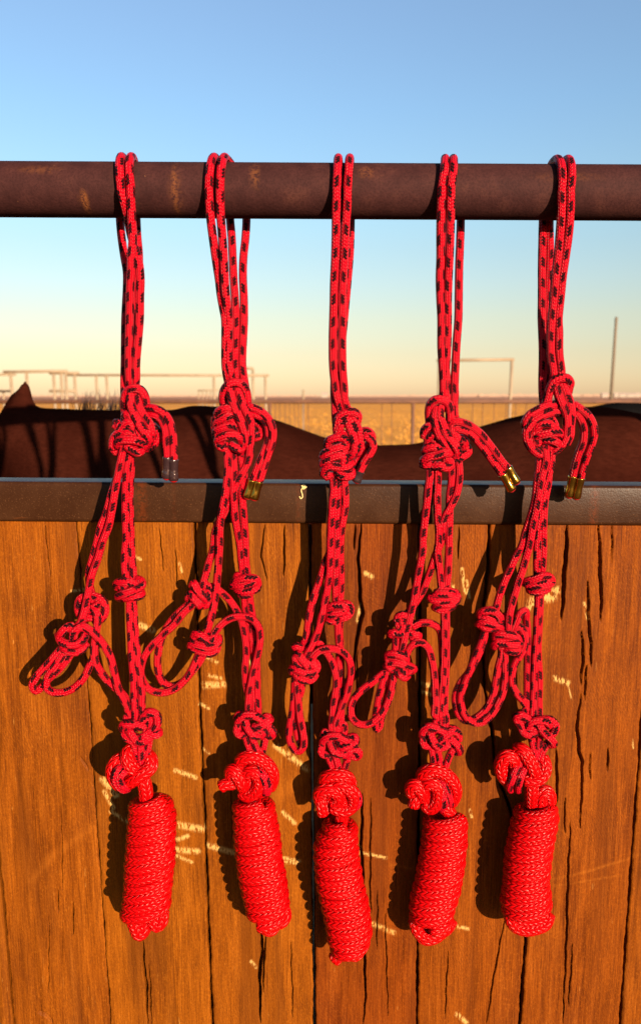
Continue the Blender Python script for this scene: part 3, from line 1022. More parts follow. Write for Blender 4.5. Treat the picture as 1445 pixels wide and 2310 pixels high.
# ---- 2
HALTERS.append((
    Halter([(430, 79.6), (900, 54), (1130, 50), (1330, 37), (1500, 44), (1650, 45), (2000, 46)],
           'red rope halter second from left, two cords spread wide behind the pipe, brass tail tips', 1),
    dict(root=(500, 430), ferrule='brass',
     over=[
      ('P2: 783,330 788,420 797,520 815,660 835,800,-.4 850,900,-.8 862,1000,-.8 880,1100,-.5 890,1156 | C4: 490,0 500,100 520,200,-1 540,300,-2',
       'P2: 922,505 932,620 938,750 945,900 952,1000 960,1156 | C4: 585,0 590,100 600,200,-1 620,300,-2', 487),
      ('P2: 856,330 858,450 868,580 878,720,.5 885,850,.6 890,950,.6 900,1050,.4 912,1156 | C4: 520,0,.3 540,100,.2 560,200,-1 580,300,-2',
       'P2: 1028,505 1022,620 1008,760 1005,880 1010,1000 1012,1156 | C4: 660,0 670,100 690,230 705,330,-.3 715,420,-1', 510)],
     parts=[
      ('crown_knot', [
       'C4: 480,440,-.5 465,340,.3 485,260,.9 540,205,1.4 610,195,1.4 670,225,.9 700,290,.3 710,380,-.2 720,440,-1',
       'C4: 540,220,.5 545,330,1.6 580,430,1.8 620,530,1.8 660,620,1.8 690,720,1.5 695,810,.8 660,870,0 640,930,-.8',
       'C4: 420,570,-.5 410,510,.3 460,470,1.2 530,455,1.5 565,490,.6',
       'C4: 395,650,-.3 410,600,.5 470,560,1.4 540,525,1.6 575,530,.8',
       'C4: 400,750,-.3 400,690,.6 450,660,1.4 530,640,1.6 590,660,1.2 620,700,.3',
       'C4: 420,830,-.3 415,780,.8 470,745,1.6 560,735,1.9 640,750,1.5 655,795,.4',
       'C4: 415,800,.3 440,850,.9 480,855,.9 500,820,.3',
       'C4: 540,830,.8 600,865,1.4 645,875,1.2 655,830,.3',
       'C4: 390,550,-.8 385,650,-.6 400,760,-.6', 'C4: 540,560,.8 600,620,.6 620,700,.4',
       'C4: 760,570,-1.5 850,640,-1.6 855,715,-1.4 800,750,-.6 745,755,-.3']),
      ('cheek_strand', ['C4: 610,230,.4 640,340,1.2 670,430,1.4 720,530,1.6 755,630,1.5 750,730,1.2 740,850,.8 730,960,.5 690,1070,.3 640,1150,.3 605,1230,0 550,1370,-.8 470,1530,-1 390,1700,-1 | C5: 650,150,-.8 615,260,-.8 590,360,-.6 570,430,-.4 560,500,-.4']),
      ('cheek_strand', ['C4: 510,830,.3 510,960,.5 515,1080,.5 505,1200,.5 490,1320,.5 465,1450,.5 445,1560,.5 430,1700,.5 | C5: 705,100,.5 698,217,.4 690,330,.4 680,440,.5 665,560,.6 640,680,.6 610,790,.6 595,860,.2']),
      ('throat_strand', ['C4: 560,840,-.3 570,1000,-.2 575,1130 570,1260 575,1400 585,1550 610,1700 | C5: 870,100 880,200 890,300 900,370 905,450,-.4 905,520,-.4 915,620,-.8 935,700,-1 950,800,-1.2 975,900,-1 985,1000,-.8 990,1150,-.2 990,1300,0 | C6: 545,60,0 545,160,-.6']),
      ('throat_strand', ['C4: 640,880,-.8 655,980,-.5 680,1150,-.5 660,1300,-.5 670,1480,0 680,1620 690,1750 | C5: 915,120 920,250 930,350 940,440,-.5 950,520,-.2 960,620,-.5 975,700,-.8 985,800,-1 1000,900,-.6 1005,1050,0 1010,1180,.2 1010,1300,.2 | C6: 575,60,.2 575,170,-.6']),
      ('cheek_knot', [
       'C5: 815,450,-.3 830,405,.5 880,385,1.4 950,375,1.8 1000,385,1.2 1015,430,.6 1005,470,.3',
       'C5: 810,430,0 860,440,1.4 920,430,1.8 970,412,1.6 1000,405,.8',
       'C5: 845,470,.2 890,490,1.4 950,485,1.8 1000,465,1.4 1018,430,.5',
       'C5: 870,505,.2 920,515,1 960,500,.8', 'C5: 845,385,-.3 850,355,.2 880,370,.5']),
      ('cheek_knot', [
       'C5: 480,440,-.4 495,420,.6 520,470,1.3 560,510,1.4 590,545,.6 600,570,-.3',
       'C5: 450,550,-.2 468,505,.8 500,545,1.4 540,585,1.3 550,605,.2',
       'C5: 600,480,0 625,530,.3 605,590,.2 560,600,-.2', 'C5: 590,430,-.5 640,465,-.3 645,530,-.5']),
      ('nose_strand', ['C5: 600,440,-.6 660,450,-.6 730,500,-.5 790,560,-.5 850,650,-.3 890,750,0 912,860,.2 922,980,.2 912,1100,0 915,1200,-.4 935,1320,-.5 | C6: 500,60,-.2 510,160,-.8']),
      ('nose_strand', ['C5: 640,900,.2 650,860,.8 690,790,1.1 750,730,1.3 820,695,1.4 900,690,1.5 970,710,1.5 1020,770,1.5 1035,860,1.3 1020,980,1 990,1090,.8 965,1200,.6 945,1320,.4 | C6: 485,60,.3 490,150,-.4']),
      ('nose_loop', ['C5: 510,560,.6 490,590,.8 420,650,.9 340,750,.9 250,830,.9 160,920,.9 90,1020,.9 65,1120,.9 80,1210,.9 140,1285,.9 230,1310,.8 330,1285,.7 420,1210,.6 480,1120,.5 520,1030,.4 550,960,.2']),
      ('nose_loop', ['C5: 480,560,-.2 450,590,-.2 380,650,-.3 300,740,-.4 240,850,-.4 210,960,-.3 200,1080,-.3 215,1170,-.4 260,1240,-.5 320,1255,-.6 400,1225,-.4 470,1150,-.1 540,1060,0 580,990,0']),
      ('nose_knot', [
       'C5: 495,860,0 510,830,.8 550,845,1.5 600,880,1.6 640,895,.8',
       'C5: 470,940,-.2 480,905,.6 530,925,1.5 600,940,1.9 660,930,1.6 700,890,.8 690,850,.1',
       'C5: 490,950,.3 560,975,1.2 630,990,1.4 675,965,1 690,930,.2', 'C5: 600,870,.8 640,880,1.4 665,850,1']),
      ('fiador_knot', [
       'C6: 400,260,0 395,190,.7 430,150,1.2 500,135,1.6 570,150,1.6 620,185,1',
       'C6: 400,220,.4 380,270,.7 400,310,.8 440,312,.5 465,285,0',
       'C6: 450,170,.8 470,230,1.6 500,280,1.9 540,320,1.6 590,325,1',
       'C6: 690,170,.2 670,185,.9 620,220,1.6 560,250,1.7 530,235,1', 'C6: 640,200,.5 680,250,1 710,290,1 700,325,.6 650,310,.2',
       'C6: 560,270,.8 610,260,1.2 640,290,1.2 600,330,.8', 'C6: 380,170,-.6 400,130,-.3 440,125,-.3', 'C6: 630,150,-.3 670,155,.2 690,190,.2']),
      ('fiador_tail', ['C6: 460,310,.2 480,390,.3 500,460,.2 520,520,-.5']),
      ('fiador_tail', ['C6: 520,320,.6 550,420,.6 590,500,.2 600,540,-.4']),
      ('fiador_tail', ['C6: 645,310,.2 628,410,.3 605,500,0 595,540,-.6']),
      ('lead_loop', ['C6: 540,620,1 610,690,2.6 645,780,2.6 640,850,1.6', 'C6: 570,610,1 640,690,2.3 672,790,2.2 660,850,1.4']),
     ],
     tails=[('C4: 680,440,.3 760,450,1 850,490,1.2 930,570,1.2 970,670,1.2 965,790,1.2 930,900,1.2 890,1020,1 860,1120,1 830,1215,1', 'C4: 830,1205,1 773,1395,1'),
            ('C4: 710,490,0 800,520,.8 870,560,.6 925,650,.3 925,780,.4 890,890,.6 850,980,.8 810,1080,.8 765,1200,.8', 'C4: 765,1190,.8 704,1380,.8')]),
    dict(crop='C6', phase=0.9,
         hank=([(925, 528, 192), (1200, 560, 214), (1500, 592, 214), (1750, 640, 216), (1870, 662, 208), (1985, 662, 182)], 12.2, 0.14, 44),
         knot=['C6: 450,590,-.8 420,550,.1 480,520,.8 560,525,1 640,570,1 695,640,.8 705,720,.3 680,790,-.3',
               'C6: 460,670,.5 520,650,1.1 575,690,1.3 585,770,1.3 545,840,1 480,870,.5 430,840,-.3',
               'C6: 440,790,.2 425,755,.9 385,680,1.1 345,640,.8 325,660,.2 350,720,-.2', 'C6: 470,600,-.3 500,680,-.2 500,760,0 470,830,-.3', 'C6: 640,640,-.4 620,740,-.2 600,840,-.3'],
         end='C6: 400,740,-.1 340,760,.3 280,765,.4 235,790,.4',
         bights=['C6: 600,1960,.5 640,2060,.7 685,2090,.6 720,2050,.2 730,1970,-.1', 'C6: 730,1990,.3 780,2020,.3 815,1970,.1 800,1900,0']),
    'coiled red lead rope below second halter from left, stubby end left of its knot'))
# ---- 3
HALTERS.append((
    Halter([(430, 79.6), (900, 56), (1130, 54), (1330, 45), (1500, 42), (1650, 40), (2000, 37)],
           'middle red rope halter, its tail bent back down behind the crown knot', 2),
    dict(root=(775, 430), ferrule='tape',
     over=[
      ('P3: 158,230 156,300 155,420 152,530 147,640 145,740 143,803 | P7: 97,200 100,300 | C7: 470,0 480,60 500,130,-.4 520,200,-1 540,300,-2',
       'P3: 178,365 178,500 172,650 165,803 | P7: 108,250,-1 | C7: 455,30,-.6 462,120,-.6 466,230,-.6 475,330,-1', 763),
      ('P3: 207,230 205,300 198,400 192,530 185,650 182,750 184,803 | P7: 138,200 140,300 | C7: 545,0 545,60 560,130,-.4 580,190,-1 600,280,-2',
       'P3: 222,365 218,500 206,650 192,803 | P7: 132,250,-1 | C7: 520,30,-1 530,130,-1.4 550,240,-2', 789)],
     parts=[
      ('crown_knot', [
       'C7: 490,430,-.3 480,330,.4 500,250,.9 560,210,1.3 630,200,1.3 668,232,.8 660,285,.3 650,340,0',
       'C7: 560,235,.8 590,320,1.6 620,400,1.8 640,480,1.8 640,550,1.6 600,590,1 555,605,.3',
       'C7: 610,245,.5 650,310,1.2 680,390,1.3 690,460,1.2 680,530,.9 655,580,.4',
       'C7: 490,400,.4 510,330,.9 545,290,1',
       'C7: 400,530,-.2 400,470,.6 450,440,1.4 540,430,1.7 572,470,1.2 570,530,.5',
       'C7: 350,610,-.2 370,575,.8 430,545,1.4 510,520,1.7 565,500,1',
       'C7: 350,680,-.2 365,640,.8 430,610,1.5 510,590,1.7 555,605,.8',
       'C7: 360,765,-.2 370,720,.8 420,690,1.5 490,695,1.6 560,700,1.6 603,670,.9 590,640,.1',
       'C7: 480,735,.6 510,770,1.4 580,782,1.6 622,760,1 610,730,.2',
       'C7: 540,550,1.2 545,640,1.5 525,710,1', 'C7: 370,750,.2 390,785,.4 425,760,.4', 'C7: 500,400,.6 560,400,1.1 590,430,.8']),
      ('cheek_strand', ['C7: 435,750 450,860,.4 440,980,.4 432,1100,.4 425,1230,.4 420,1350,.4 | C8: 790,0,.6 785,150,.6 770,300,.6 745,450,.7 715,600,.8 680,750,.9 640,880,1 590,990,1 540,1080,.8 510,1140,.2']),
      ('cheek_strand', ['C7: 470,780,-.6 470,1000,-.8 470,1200,-1 430,1430,-1 | C8: 735,100,-.8 690,250,-.8 630,420,-.8 590,550,-.8 560,700,-.8 540,850,-.8 525,950,-.8 510,1030,-.6']),
      ('throat_strand', ['C7: 490,780,0 490,900,0 485,1050,0 475,1200,0 480,1350,0 | C8: 860,0 855,150 850,300 850,420 855,520,-.4 870,620,-.6 870,700 875,800 880,900 890,990,-.3 900,1100,-1 905,1250,-1 905,1400,-1 910,1550,-.6 910,1700,-.3 915,1850 | C9: 595,130 600,210,-.4 590,290,-1']),
      ('throat_strand', ['C7: 540,780,.2 550,900,.2 555,1020,.2 540,1130,.2 520,1250,0 510,1400,-.3 | C8: 900,60,0 905,200 905,320 900,430 895,540,-.4 900,640,-.8 890,850,-.6 900,1000,-.8 880,1200,-1.2 870,1400,-1.2 870,1600,-.8 880,1800,-.3 | C9: 560,120,-.2 550,210,-.5 540,290,-1']),
      ('cheek_knot', [
       'C8: 765,610,0 790,575,1.1 870,560,1.8 940,570,1.8 965,605,1.4 920,632,1.4 850,648,1.2 790,640,.6 755,620,-.2',
       'C8: 920,540,.2 985,548,.8 1012,595,1 990,660,1.2 930,690,1.3 870,690,.8 830,670,.2',
       'C8: 765,715,-.2 795,680,.7 860,660,1.3', 'C8: 765,690,-.3 790,725,.4 845,725,.4']),
      ('cheek_knot', ['C8: 400,1020,-.8 430,1000,-.4 480,1020,-.4 540,1010,-.6', 'C8: 490,960,-1 540,960,-.6 600,950,-.6']),
      ('nose_strand', ['C8: 590,960,-.6 660,960,-.5 710,1020,-.4 760,1080,-.4 810,1170,-.2 845,1280,0 860,1400,0 845,1520,0 825,1650,0 815,1780,0 | C9: 490,130,.1 495,220,-.4']),
      ('nose_strand', ['C8: 570,1230,.2 580,1190,.8 605,1120,1.2 660,1060,1.4 740,1030,1.5 830,1030,1.5 920,1060,1.5 990,1140,1.4 1015,1250,1.3 1000,1380,1.1 970,1520,.9 930,1620,.7 890,1720,.6 850,1830,.5 | C9: 525,150,.3 520,230,-.3']),
      ('nose_knot', [
       'C8: 415,1120,0 440,1090,.8 490,1150,1.5 540,1210,1.6 565,1260,.8',
       'C8: 380,1285,-.2 380,1240,.6 440,1260,1.5 530,1290,1.9 610,1280,1.6 650,1230,.9 630,1180,.3 590,1170,0',
       'C8: 410,1290,.2 450,1340,.9 520,1370,1.4 590,1360,1.2 635,1300,.4', 'C8: 412,1110,.5 430,1190,1.1 480,1225,1.2', 'C8: 560,1150,.6 590,1180,1.2 600,1230,1.2']),
      ('nose_loop', ['C8: 440,1310,.2 430,1430,.3 440,1530,.4 450,1650,.4 465,1780,.5 490,1900,.5 505,2000,.5 500,2090,.4 460,2140,.2 410,2130,-.2 365,2060,-.6 345,1950,-.8 355,1850,-.8 375,1750,-.6 390,1650,-.4 400,1500,-.3 410,1330,-.2']),
      ('nose_loop', ['C8: 490,1350,.2 475,1480,.2 440,1600,-.5 430,1750,-.8 425,1880,-1 440,1990,-1 470,2060,-1']),
      ('fiador_knot', [
       'C9: 475,395,.1 420,390,.6 393,355,.7 410,315,.6',
       'C9: 412,330,.2 420,270,.8 460,240,1.4 540,235,1.7 610,265,1.4 655,300,.6',
       'C9: 470,270,1 490,320,1.7 515,365,1.9 560,390,1.6 625,375,1',
       'C9: 640,245,.1 690,240,.7 702,280,1 660,310,1.6 600,330,1.7 555,355,1',
       'C9: 655,310,.8 700,350,1.1 728,380,1 712,412,.5 655,400,.2', 'C9: 600,415,.6 640,370,1.2 655,335,.8', 'C9: 420,230,-.6 435,195,-.4 465,205,-.5', 'C9: 540,250,.6 570,300,.9 560,350,.6']),
      ('fiador_tail', ['C9: 460,390,.2 478,450,.3 500,510,-.1 515,550,-.8']),
      ('fiador_tail', ['C9: 520,390,.5 540,460,.5 555,520,.1 565,560,-.8']),
      ('fiador_tail', ['C9: 645,390,.2 622,455,.3 600,525,-.1 590,560,-.8']),
      ('lead_loop', ['C9: 690,690,.6 722,750,1.5 722,820,1.5 680,870,1']),
     ],
     tails=[('C7: 680,430,.3 750,430,1 800,470,1.2 806,520,1.2 770,590,1.2 730,650,1 682,745,1', 'C7: 684,740,1 652,838,.9'),
            ('C7: 690,380,-.2 750,368,0 795,410,0 790,460,-.6 740,520,-.9 690,590,-1 640,690,-1', 'C7: 642,686,-1 622,795,-1')]),
    dict(crop='C9', phase=1.2,
         hank=([(985, 570, 150), (1075, 548, 172), (1140, 527, 195), (1300, 535, 203), (1500, 560, 204), (1700, 608, 206), (1900, 644, 206), (2000, 645, 190), (2075, 640, 160)], 12.4, 0.08, 36),
         knot=['C9: 430,640,-.8 445,590,.2 530,570,.8 620,590,.8 655,650,.1',
               'C9: 480,670,.2 560,655,1 640,690,1.3 685,755,1 672,830,.6 615,875,.6 555,870,.5 490,840,.2',
               'C9: 400,800,.2 385,760,.5 400,715,.9 480,700,1.3 545,735,1.3 550,790,.9 500,820,.5',
               'C9: 590,850,.2 575,930,0 570,1000,-.9', 'C9: 430,640,-.4 520,650,-.2 620,660,-.3', 'C9: 460,770,-.2 540,800,0 620,790,.2'],
         end='C9: 390,760,.4 400,820,.9 412,880,.8 418,905,.7',
         bights=['C9: 630,2030,.3 595,2090,.6 550,2130,.6 515,2170,.6', 'C9: 640,2040,.2 660,2110,.5 695,2125,.4 725,2085,.2 730,2010,-.2']),
    'longest hanging coiled red lead rope, under the middle halter, with a loose top turn'))
# ---- 4
HALTERS.append((
    Halter([(430, 79.6), (900, 54), (1130, 47), (1330, 42), (1500, 40), (1700, 38), (2000, 37)],
           'red rope halter second from right, brass-tipped tail slanting straight out to the right', 3),
    dict(root=(1010, 430), ferrule='brass',
     over=[
      ('P3: 633,230 630,300 628,420 628,520 625,620 628,720 632,803 | P7: 572,200 578,300 580,380,-.2 | C10: 530,200,-1 520,300,-2',
       'P3: 655,365 652,500 650,700 646,803 | P7: 590,200,-.5 595,330,-.5 | C10: 600,100,-.7 605,200,-.7 600,300,-1.5', 1003),
      ('P3: 674,230 673,300 672,400 668,520 663,620 660,720 660,803 | P7: 598,180 592,280 588,380,-.6 | C10: 560,160,-1 560,300,-2',
       'P3: 719,365 716,460 712,560 710,680 708,803 | P7: 638,180 633,280 629,380 | C10: 655,120 648,240 650,330 660,390,-.6 640,450,-1.5', 1021)],
     parts=[
      ('crown_knot', [
       'C10: 400,420,-.3 393,300,.3 410,230,.9 460,190,1.4 530,190,1.5 590,240,1.1 605,320,.6 605,390,.2 600,440,-.6',
       'C10: 470,260,.8 450,370,1.3 465,470,1.6 500,560,1.6 550,640,1.5 600,700,.8',
       'C10: 510,250,.9 500,350,1.6 530,440,1.8 570,540,1.9 620,620,1.9 670,680,1.7 685,730,1.2 640,755,.6 590,740,.2',
       'C10: 345,570,-.3 345,500,.3 390,460,.8 440,440,.6', 'C10: 380,650,-.5 385,580,.3 430,540,.8 490,520,.6',
       'C10: 360,740,-.3 365,690,.6 430,670,1.3 500,680,1.2 550,700,.6',
       'C10: 335,860,-.3 337,810,.5 380,775,1.3 470,755,1.8 560,730,1.9 605,740,1',
       'C10: 345,850,.1 375,860,.6 410,840,.6', 'C10: 430,840,.6 450,870,1.1 500,860,1.6 570,882,1.6 610,860,1 595,800,.8 540,780,1',
       'C10: 610,790,0 680,792,.1 740,762,-.3 790,722,-.8 775,670,-1 720,670,-1', 'C10: 680,600,-.5 740,588,-.3 762,620,-.5 730,665,-1',
       'C10: 430,600,.2 480,640,.5 520,660,.5', 'C10: 640,440,.3 640,520,.8 670,570,.6 690,620,.2']),
      ('cheek_strand', ['C10: 395,820,.1 400,960,.3 385,1080,.3 375,1200,.3 360,1330,.3 345,1460,.3 330,1620,.3 | C11: 775,0,.6 755,110,.6 735,220,.6 715,330,.6 695,450,.6 670,560,.6 645,670,.7 620,760,.8 595,860,.8 575,950,.3']),
      ('cheek_strand', ['C10: 690,800,0 700,910,.1 695,1030,.3 670,1150,.5 620,1260,.6 560,1370,.5 530,1470,.2 525,1600,-.5 | C11: 885,60,-.8 850,170,-.8 810,280,-.8 770,380,-.8 720,460,-.9 660,540,-1 610,620,-1']),
      ('throat_strand', ['C10: 480,870,.2 480,1000,.2 475,1130,.2 475,1250,.2 480,1380,.2 490,1500,.2 490,1650,.2 | C11: 905,0,.2 915,100,.2 930,220,.2 940,320,.2 950,390,-.2 960,460,-.4 965,540,.2 968,650,.3 968,760,.3 968,880,.3 965,1000,.3 960,1100,.2 955,1200,.1 945,1300,0 935,1420,0 930,1520 | C12: 655,60 655,150,-.4 650,240,-1']),
      ('throat_strand', ['C10: 615,790,-.2 620,900,-.2 620,1030,-.2 605,1150,-.2 600,1270,-.3 600,1400,-.3 595,1550,-.1 595,1700,-.1 | C11: 1005,110 1000,220 990,320 985,390,-.4 985,460,-.6 985,540,-.7 985,750,-.6 985,950,-.5 980,1150,-.4 972,1350,-.2 975,1500,0 | C12: 690,60 690,160,-.4 690,240,-1']),
      ('cheek_knot', [
       'C11: 1020,378,.1 1080,400,.7 1060,440,1.3 980,465,1.7 900,460,1.5 850,447,.8 845,425,.1',
       'C11: 855,430,.2 910,402,1.3 980,400,1.7 1035,402,1.4 1040,435,.8',
       'C11: 880,530,0 910,502,1 970,495,1.6 1040,490,1.4 1082,455,.7 1085,415,.2',
       'C11: 885,520,.1 950,545,.8 1015,525,.8 1050,500,.3', 'C11: 890,395,-.2 950,375,.6 1010,375,.6 1040,390,.2']),
      ('cheek_knot', ['C11: 540,660,-.4 555,605,0 605,590,.2 645,605,0', 'C11: 535,640,-.4 560,690,0 590,720,.2', 'C11: 485,775,-.2 495,748,.4 555,765,.8 610,750,.4',
                      'C11: 630,750,.2 700,768,.7 735,775,.4 720,800,0 660,800,-.2', 'C11: 585,620,.2 595,700,.5 560,750,.3']),
      ('nose_strand', ['C11: 530,780,0 530,860,.2 515,960,0', ]),
      ('nose_strand', ['C11: 680,700,-.2 740,668,0 800,660,0 860,672,0 910,705,-.4 935,750,-.9 950,900,-1.2 955,1100,-1.2 940,1300,-1 | C12: 605,60,-.6 610,160,-1']),
      ('nose_strand', ['C11: 610,1000,.3 620,960,.8 650,900,1.1 700,850,1.3 760,840,1.3 820,890,1.2 850,980,1.1 870,1080,.9 880,1180,.7 885,1290,.5 885,1400,.4 880,1500,.3 | C12: 600,50,.1 590,150,-.3 580,230,-.8']),
      ('nose_knot', [
       'C11: 455,995,0 462,952,.7 520,948,1.5 590,965,1.7 622,995,1.1 605,1035,.4',
       'C11: 445,1060,0 465,1035,.7 520,1020,1.4 600,1040,1.8 660,1060,1.3 692,1080,.6 660,1100,0',
       'C11: 530,1090,.6 560,1120,1.2 600,1155,1.3 630,1150,.8 610,1110,.4', 'C11: 465,990,.5 468,1060,.8 510,1085,.6', 'C11: 560,1060,1 590,1100,1.5 625,1120,1.1', 'C11: 640,1060,.8 660,1090,1.2 620,1120,1']),
      ('nose_loop', ['C11: 470,1070,0 400,1130,0 330,1190,.1 260,1240,.3 190,1300,.5 140,1370,.6 120,1450,.6 140,1530,.6 200,1580,.6 280,1580,.6 350,1540,.6 410,1470,.5 450,1400,.4 480,1310,.3 500,1220,.2 515,1110,.2']),
      ('nose_loop', ['C11: 440,1090,.1 410,1210,0 385,1300,-.1 365,1400,-.2 350,1500,-.4 345,1580,-.5 355,1625,-.8 380,1605,-1.1 395,1540,-1.2 430,1420,-1 460,1300,-.8 490,1150,-.6']),
      ('fiador_knot', [
       'C12: 470,260,.2 475,200,.8 530,165,1.4 600,180,1.7 660,200,1.5 695,225,.8',
       'C12: 490,240,.2 475,300,.7 492,342,.8 540,340,.4',
       'C12: 540,215,1 560,280,1.7 600,340,1.9 650,362,1.6 705,335,1 705,285,.3',
       'C12: 620,300,1 700,240,1.6 760,205,1.4 803,225,.9 812,290,.4',
       'C12: 690,190,0 760,185,.4 800,210,.4', 'C12: 710,265,.9 780,320,1.3 818,370,1.1 822,402,.5 780,400,0', 'C12: 640,360,.9 685,300,1 660,270,.8']),
      ('fiador_tail', ['C12: 550,340,.2 568,430,.3 580,520,0 590,570,-.8']),
      ('fiador_tail', ['C12: 610,360,.5 622,440,.5 640,530,.1 645,580,-.8']),
      ('fiador_tail', ['C12: 765,360,.2 722,450,.2 690,545,-.1 675,590,-.8']),
      ('lead_loop', ['C12: 630,660,1 680,735,2.4 722,830,2.4 735,905,1.6', 'C12: 640,760,1.8 672,840,2.6 680,900,2.3 650,950,1.4']),
     ],
     tails=[('C10: 580,430,0 650,410,.8 730,420,1 820,460,1.1 920,540,1.1 1010,650,1.1 1090,760,1.1 1150,840,1.1 1202,897,1.1', 'C10: 1195,885,1.1 1290,1048,1.1'),
            ('C10: 590,500,.2 680,490,1 770,510,1.1 850,570,1.2 930,660,1.2 1010,770,1.2 1080,870,1.2 1152,965,1.2', 'C10: 1145,950,1.2 1243,1122,1.2')]),
    dict(crop='C12', phase=0.5,
         hank=([(1020, 692, 212), (1300, 672, 224), (1600, 628, 230), (1780, 585, 232), (1890, 560, 226), (2010, 556, 200)], 11.2, 0.12, 36),
         knot=['C12: 470,660,-.8 480,610,.2 560,575,.9 650,595,1.1 730,655,1.1 775,735,.8 775,815,.3 740,880,-.2',
               'C12: 480,730,.4 540,700,1.1 605,730,1.3 622,810,1.3 595,895,1 540,935,.5 490,890,0',
               'C12: 475,840,.2 455,775,.9 405,720,.9 365,740,.4 372,800,-.1', 'C12: 640,900,.4 700,950,.4 740,1010,-.2 700,1060,-1', 'C12: 500,660,-.3 530,760,-.2 520,860,-.1 560,900,-.2', 'C12: 690,680,-.3 690,780,0 670,880,0'],
         end='C12: 440,800,.1 400,860,.5 385,920,.6',
         bights=['C12: 400,2000,.4 430,2090,.6 510,2140,.7 600,2120,.6 700,2060,.4 740,1990,.1', 'C12: 430,2080,.2 490,2160,.4 580,2150,.4 650,2100,.2']),
    'coiled red lead rope leaning left below second halter from right, with one rounded bottom bight'))
